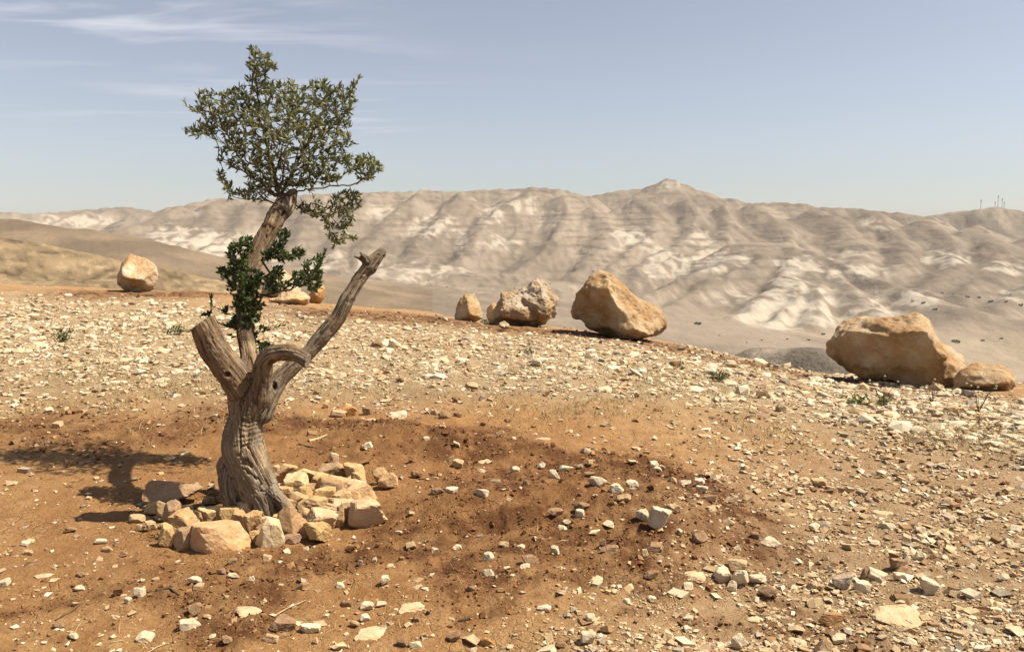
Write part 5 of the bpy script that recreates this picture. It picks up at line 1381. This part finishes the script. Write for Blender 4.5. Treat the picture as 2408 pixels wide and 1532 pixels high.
def stick(pts, r, label, cat='twig', name='twig', mat=None, lift=0.006):
    P = np.array([gp(x, y) for x, y in pts]); P[:, 2] = on_ground(P) + lift
    o = P[0].copy(); V, F = tubes([(P[k] - o, P[k + 1] - o, r * (1 - 0.5 * k / len(P)), r * (1 - 0.5 * (k + 1) / len(P))) for k in range(len(P) - 1)], 6)
    add(name, make_mesh(name, V, F), mat or M_twig, loc=o, label=label, cat=cat)


M_straw = mat_plain('straw', (0.42, 0.32, 0.17))
zc = Z(0, 2000, 1300 / 2408)
stick([zc(1140, 638), zc(1180, 625), zc(1240, 618), zc(1310, 635)], 0.006, 'short dark twig lying on the soil in front of the ring')
stick([zc(405, 830), zc(460, 785), zc(520, 745), zc(585, 712)], 0.0022, 'thin curved dark twig on bare soil at the left')
stick([zc(2000, 790), zc(2100, 730), zc(2230, 668)], 0.003, 'long pale straw pointing up to the flat slabs', 'straw', 'straw_stalk', M_straw)
stick([zc(1080, 1046), zc(1150, 1010), zc(1230, 965)], 0.0026, 'pale straw lying on bare soil near the bottom', 'straw', 'straw_stalk', M_straw)
stick([zc(810, 993), zc(900, 962)], 0.002, 'short pale straw on bare soil beside the round tan stone', 'straw', 'straw_stalk', M_straw)
zc = Z(1300, 1700, 1400 / 2408)
stick([zc(600, 305), zc(650, 318)], 0.006, 'short dark stick beyond the heap of rocks')
stick([zc(870, 1305), zc(960, 1292)], 0.004, 'short brown stick among pale stones below the dug soil')
stick([zc(700, 445), zc(780, 415)], 0.003, 'dark twig beside the crumbling white stones')
stick([zc(1650, 560), zc(1710, 520), zc(1740, 500)], 0.002, 'thin grey twig among white stones on the dug mound')
zc = Z(500, 1700, 1100 / 2408)
stick([zc(1480, 110), zc(1530, 118), zc(1600, 132)], 0.010, 'dark root end sticking out of the soil behind the tree')
stick([zc(1565, 80), zc(1640, 62), zc(1725, 50)], 0.014, 'pale bleached stick lying on dug soil behind the tree', mat=M_straw)

# ------------------------------------------------------------------ bushes on the valley floor, masts on the far hill
def bush_mesh(seed):
    rs = np.random.RandomState(seed); V0, F0 = ICO[2]; VV, FF, o = [], [], 0
    for k in range(9):
        c = rs.normal(scale=(0.42, 0.42, 0.16)); r = rs.uniform(0.22, 0.42)
        V = V0 * (1 + 0.45 * fbm(V0 * 3.5 + k, 2, seed + k)[:, None]) * r * np.array([1, 1, 0.8]) + c + np.array([0, 0, 0.30])
        VV.append(V); FF.append(F0 + o); o += len(V)
    V = np.concatenate(VV); C = np.array([[0.12, 0.125, 0.075]]) * (1 + 0.5 * fbm(V * 6, 2, seed)[:, None])
    return make_mesh('bush', V, np.concatenate(FF), {'tint': ('FLOAT_COLOR', np.clip(C, 0.01, 1))}, smooth=False)


BM = [bush_mesh(k) for k in (1, 2, 3)]
rs = np.random.RandomState(9)
BUSH = [(2247, 807, 26), (1902, 800, 14), (1790, 800, 9), (1935, 786, 14), (1690, 790, 8), (1850, 798, 9), (1480, 683, 10), (1455, 672, 6), (2310, 803, 12), (2355, 798, 11), (2170, 715, 14), (2275, 700, 16), (2300, 703, 12), (2330, 710, 16), (2365, 712, 12), (2400, 718, 16),
        (2240, 692, 10), (2200, 730, 16), (1755, 806, 7), (1640, 762, 26), (2215, 690, 8), (2145, 712, 9), (1395, 640, 8), (1330, 605, 6), (1345, 560, 5), (1350, 585, 5), (1340, 540, 5), (1385, 655, 7), (1210, 680, 8), (1050, 675, 7), (1008, 662, 8), (2385, 640, 6), (1228, 720, 7)]
for x, y, w in BUSH:
    P = hill_hit(x, y)
    if P is None: continue
    s = 0.75 * w / FPX * np.linalg.norm(P - EYE)
    o = add('bush', BM[rs.randint(3)], M_bush, loc=P - np.array([0, 0, 0.04 * s]), label='dark scrub bush far off on the valley floor or slope', cat='bush', group='scrub bushes dotted over the valley')
    o.scale = (s * 0.36, s * 0.36, s * 0.52); o.rotation_euler = (0, 0, rs.uniform(0, 6.28))
MAST = [(2305.0, 22, 'single radio mast standing apart on the far hilltop', None), (2338.5, 13, 'short slim radio mast in the group on the far hilltop', None), (2345.0, 27, 'tallest radio mast of the group on the far hilltop', None), (2355.0, 22, 'slender radio mast right of the tallest on the far hilltop', None), (2360.0, 15, 'short radio mast at the end of the group on the far hilltop', None)]
for x, hpx, lab, _g in MAST:
    best_, bp = -9, None
    for r in np.linspace(2300, 3300, 240):
        d = ray(x, 490); q = d * (r / math.hypot(d[0], d[1])); zz_ = hill_z(q[0], q[1])
        el = (zz_ - 1.6) / r
        if el > best_: best_, bp = el, np.array([q[0], q[1], zz_])
    H = 0.85 * hpx / FPX * np.linalg.norm(bp - EYE); t = add('radio_mast', None, loc=bp - np.array([0, 0, 0.5]), label=lab, cat='mast', group='radio masts on the far hilltop')
    sg = []; wd = 0.9
    legs = [np.array([wd * math.cos(a), wd * math.sin(a), 0]) for a in (0.3, 2.4, 4.5)]
    for l in legs: sg.append((l, l * 0.45 + np.array([0, 0, H]), 0.22, 0.14))
    nb_ = 7
    for k in range(nb_):
        for j in range(3):
            za, zb = H * k / nb_, H * (k + 1) / nb_; fa, fb = 1 - 0.55 * k / nb_, 1 - 0.55 * (k + 1) / nb_
            sg.append((legs[j] * fa + np.array([0, 0, za]), legs[(j + 1) % 3] * fb + np.array([0, 0, zb]), 0.09, 0.09))
    V, F = tubes(sg, 5); add('lattice', make_mesh('lattice', V, F), M_metal, t)
    V, F = tubes([(np.array([1.1, 0, H * 0.80]), np.array([1.1, 0, H * 1.02]), 0.45, 0.45), (np.array([-1.0, 0.4, H * 0.72]), np.array([-1.0, 0.4, H * 0.92]), 0.4, 0.4), (np.array([0, 0, H * 0.9]), np.array([0, 0, H * 1.15]), 0.15, 0.08)], 6)
    add('antenna', make_mesh('antenna', V, F), M_metal, t)

# ------------------------------------------------------------------ haze over the valley
HAZE = 0.000042
if HAZE:
    top = max(float(hz[R_ < 4300].max()), 30.0) + 40; bot = min(float(hz.min()), float(gz.min())) - 1; s = 6200.0
    V = np.array([(a * s, b * s, c) for c in (bot, top) for a, b in ((-1, -1), (1, -1), (1, 1), (-1, 1))])
    F = np.array([(0, 3, 2, 1), (4, 5, 6, 7), (0, 1, 5, 4), (1, 2, 6, 5), (2, 3, 7, 6), (3, 0, 4, 7)])
    mh = bpy.data.materials.new('haze_air'); mh.use_nodes = True; nt = mh.node_tree; nt.nodes.clear()
    o_ = nt.nodes.new('ShaderNodeOutputMaterial'); pv = nt.nodes.new('ShaderNodeVolumePrincipled')
    pv.inputs['Color'].default_value = (0.99, 0.98, 0.97, 1); pv.inputs['Density'].default_value = HAZE; pv.inputs['Anisotropy'].default_value = 0.0
    nt.links.new(pv.outputs[0], o_.inputs['Volume'])
    add('haze', make_mesh('haze', V, F, smooth=False), mh, kind='stuff', label='thin pale haze filling the air over the valley', cat='haze')
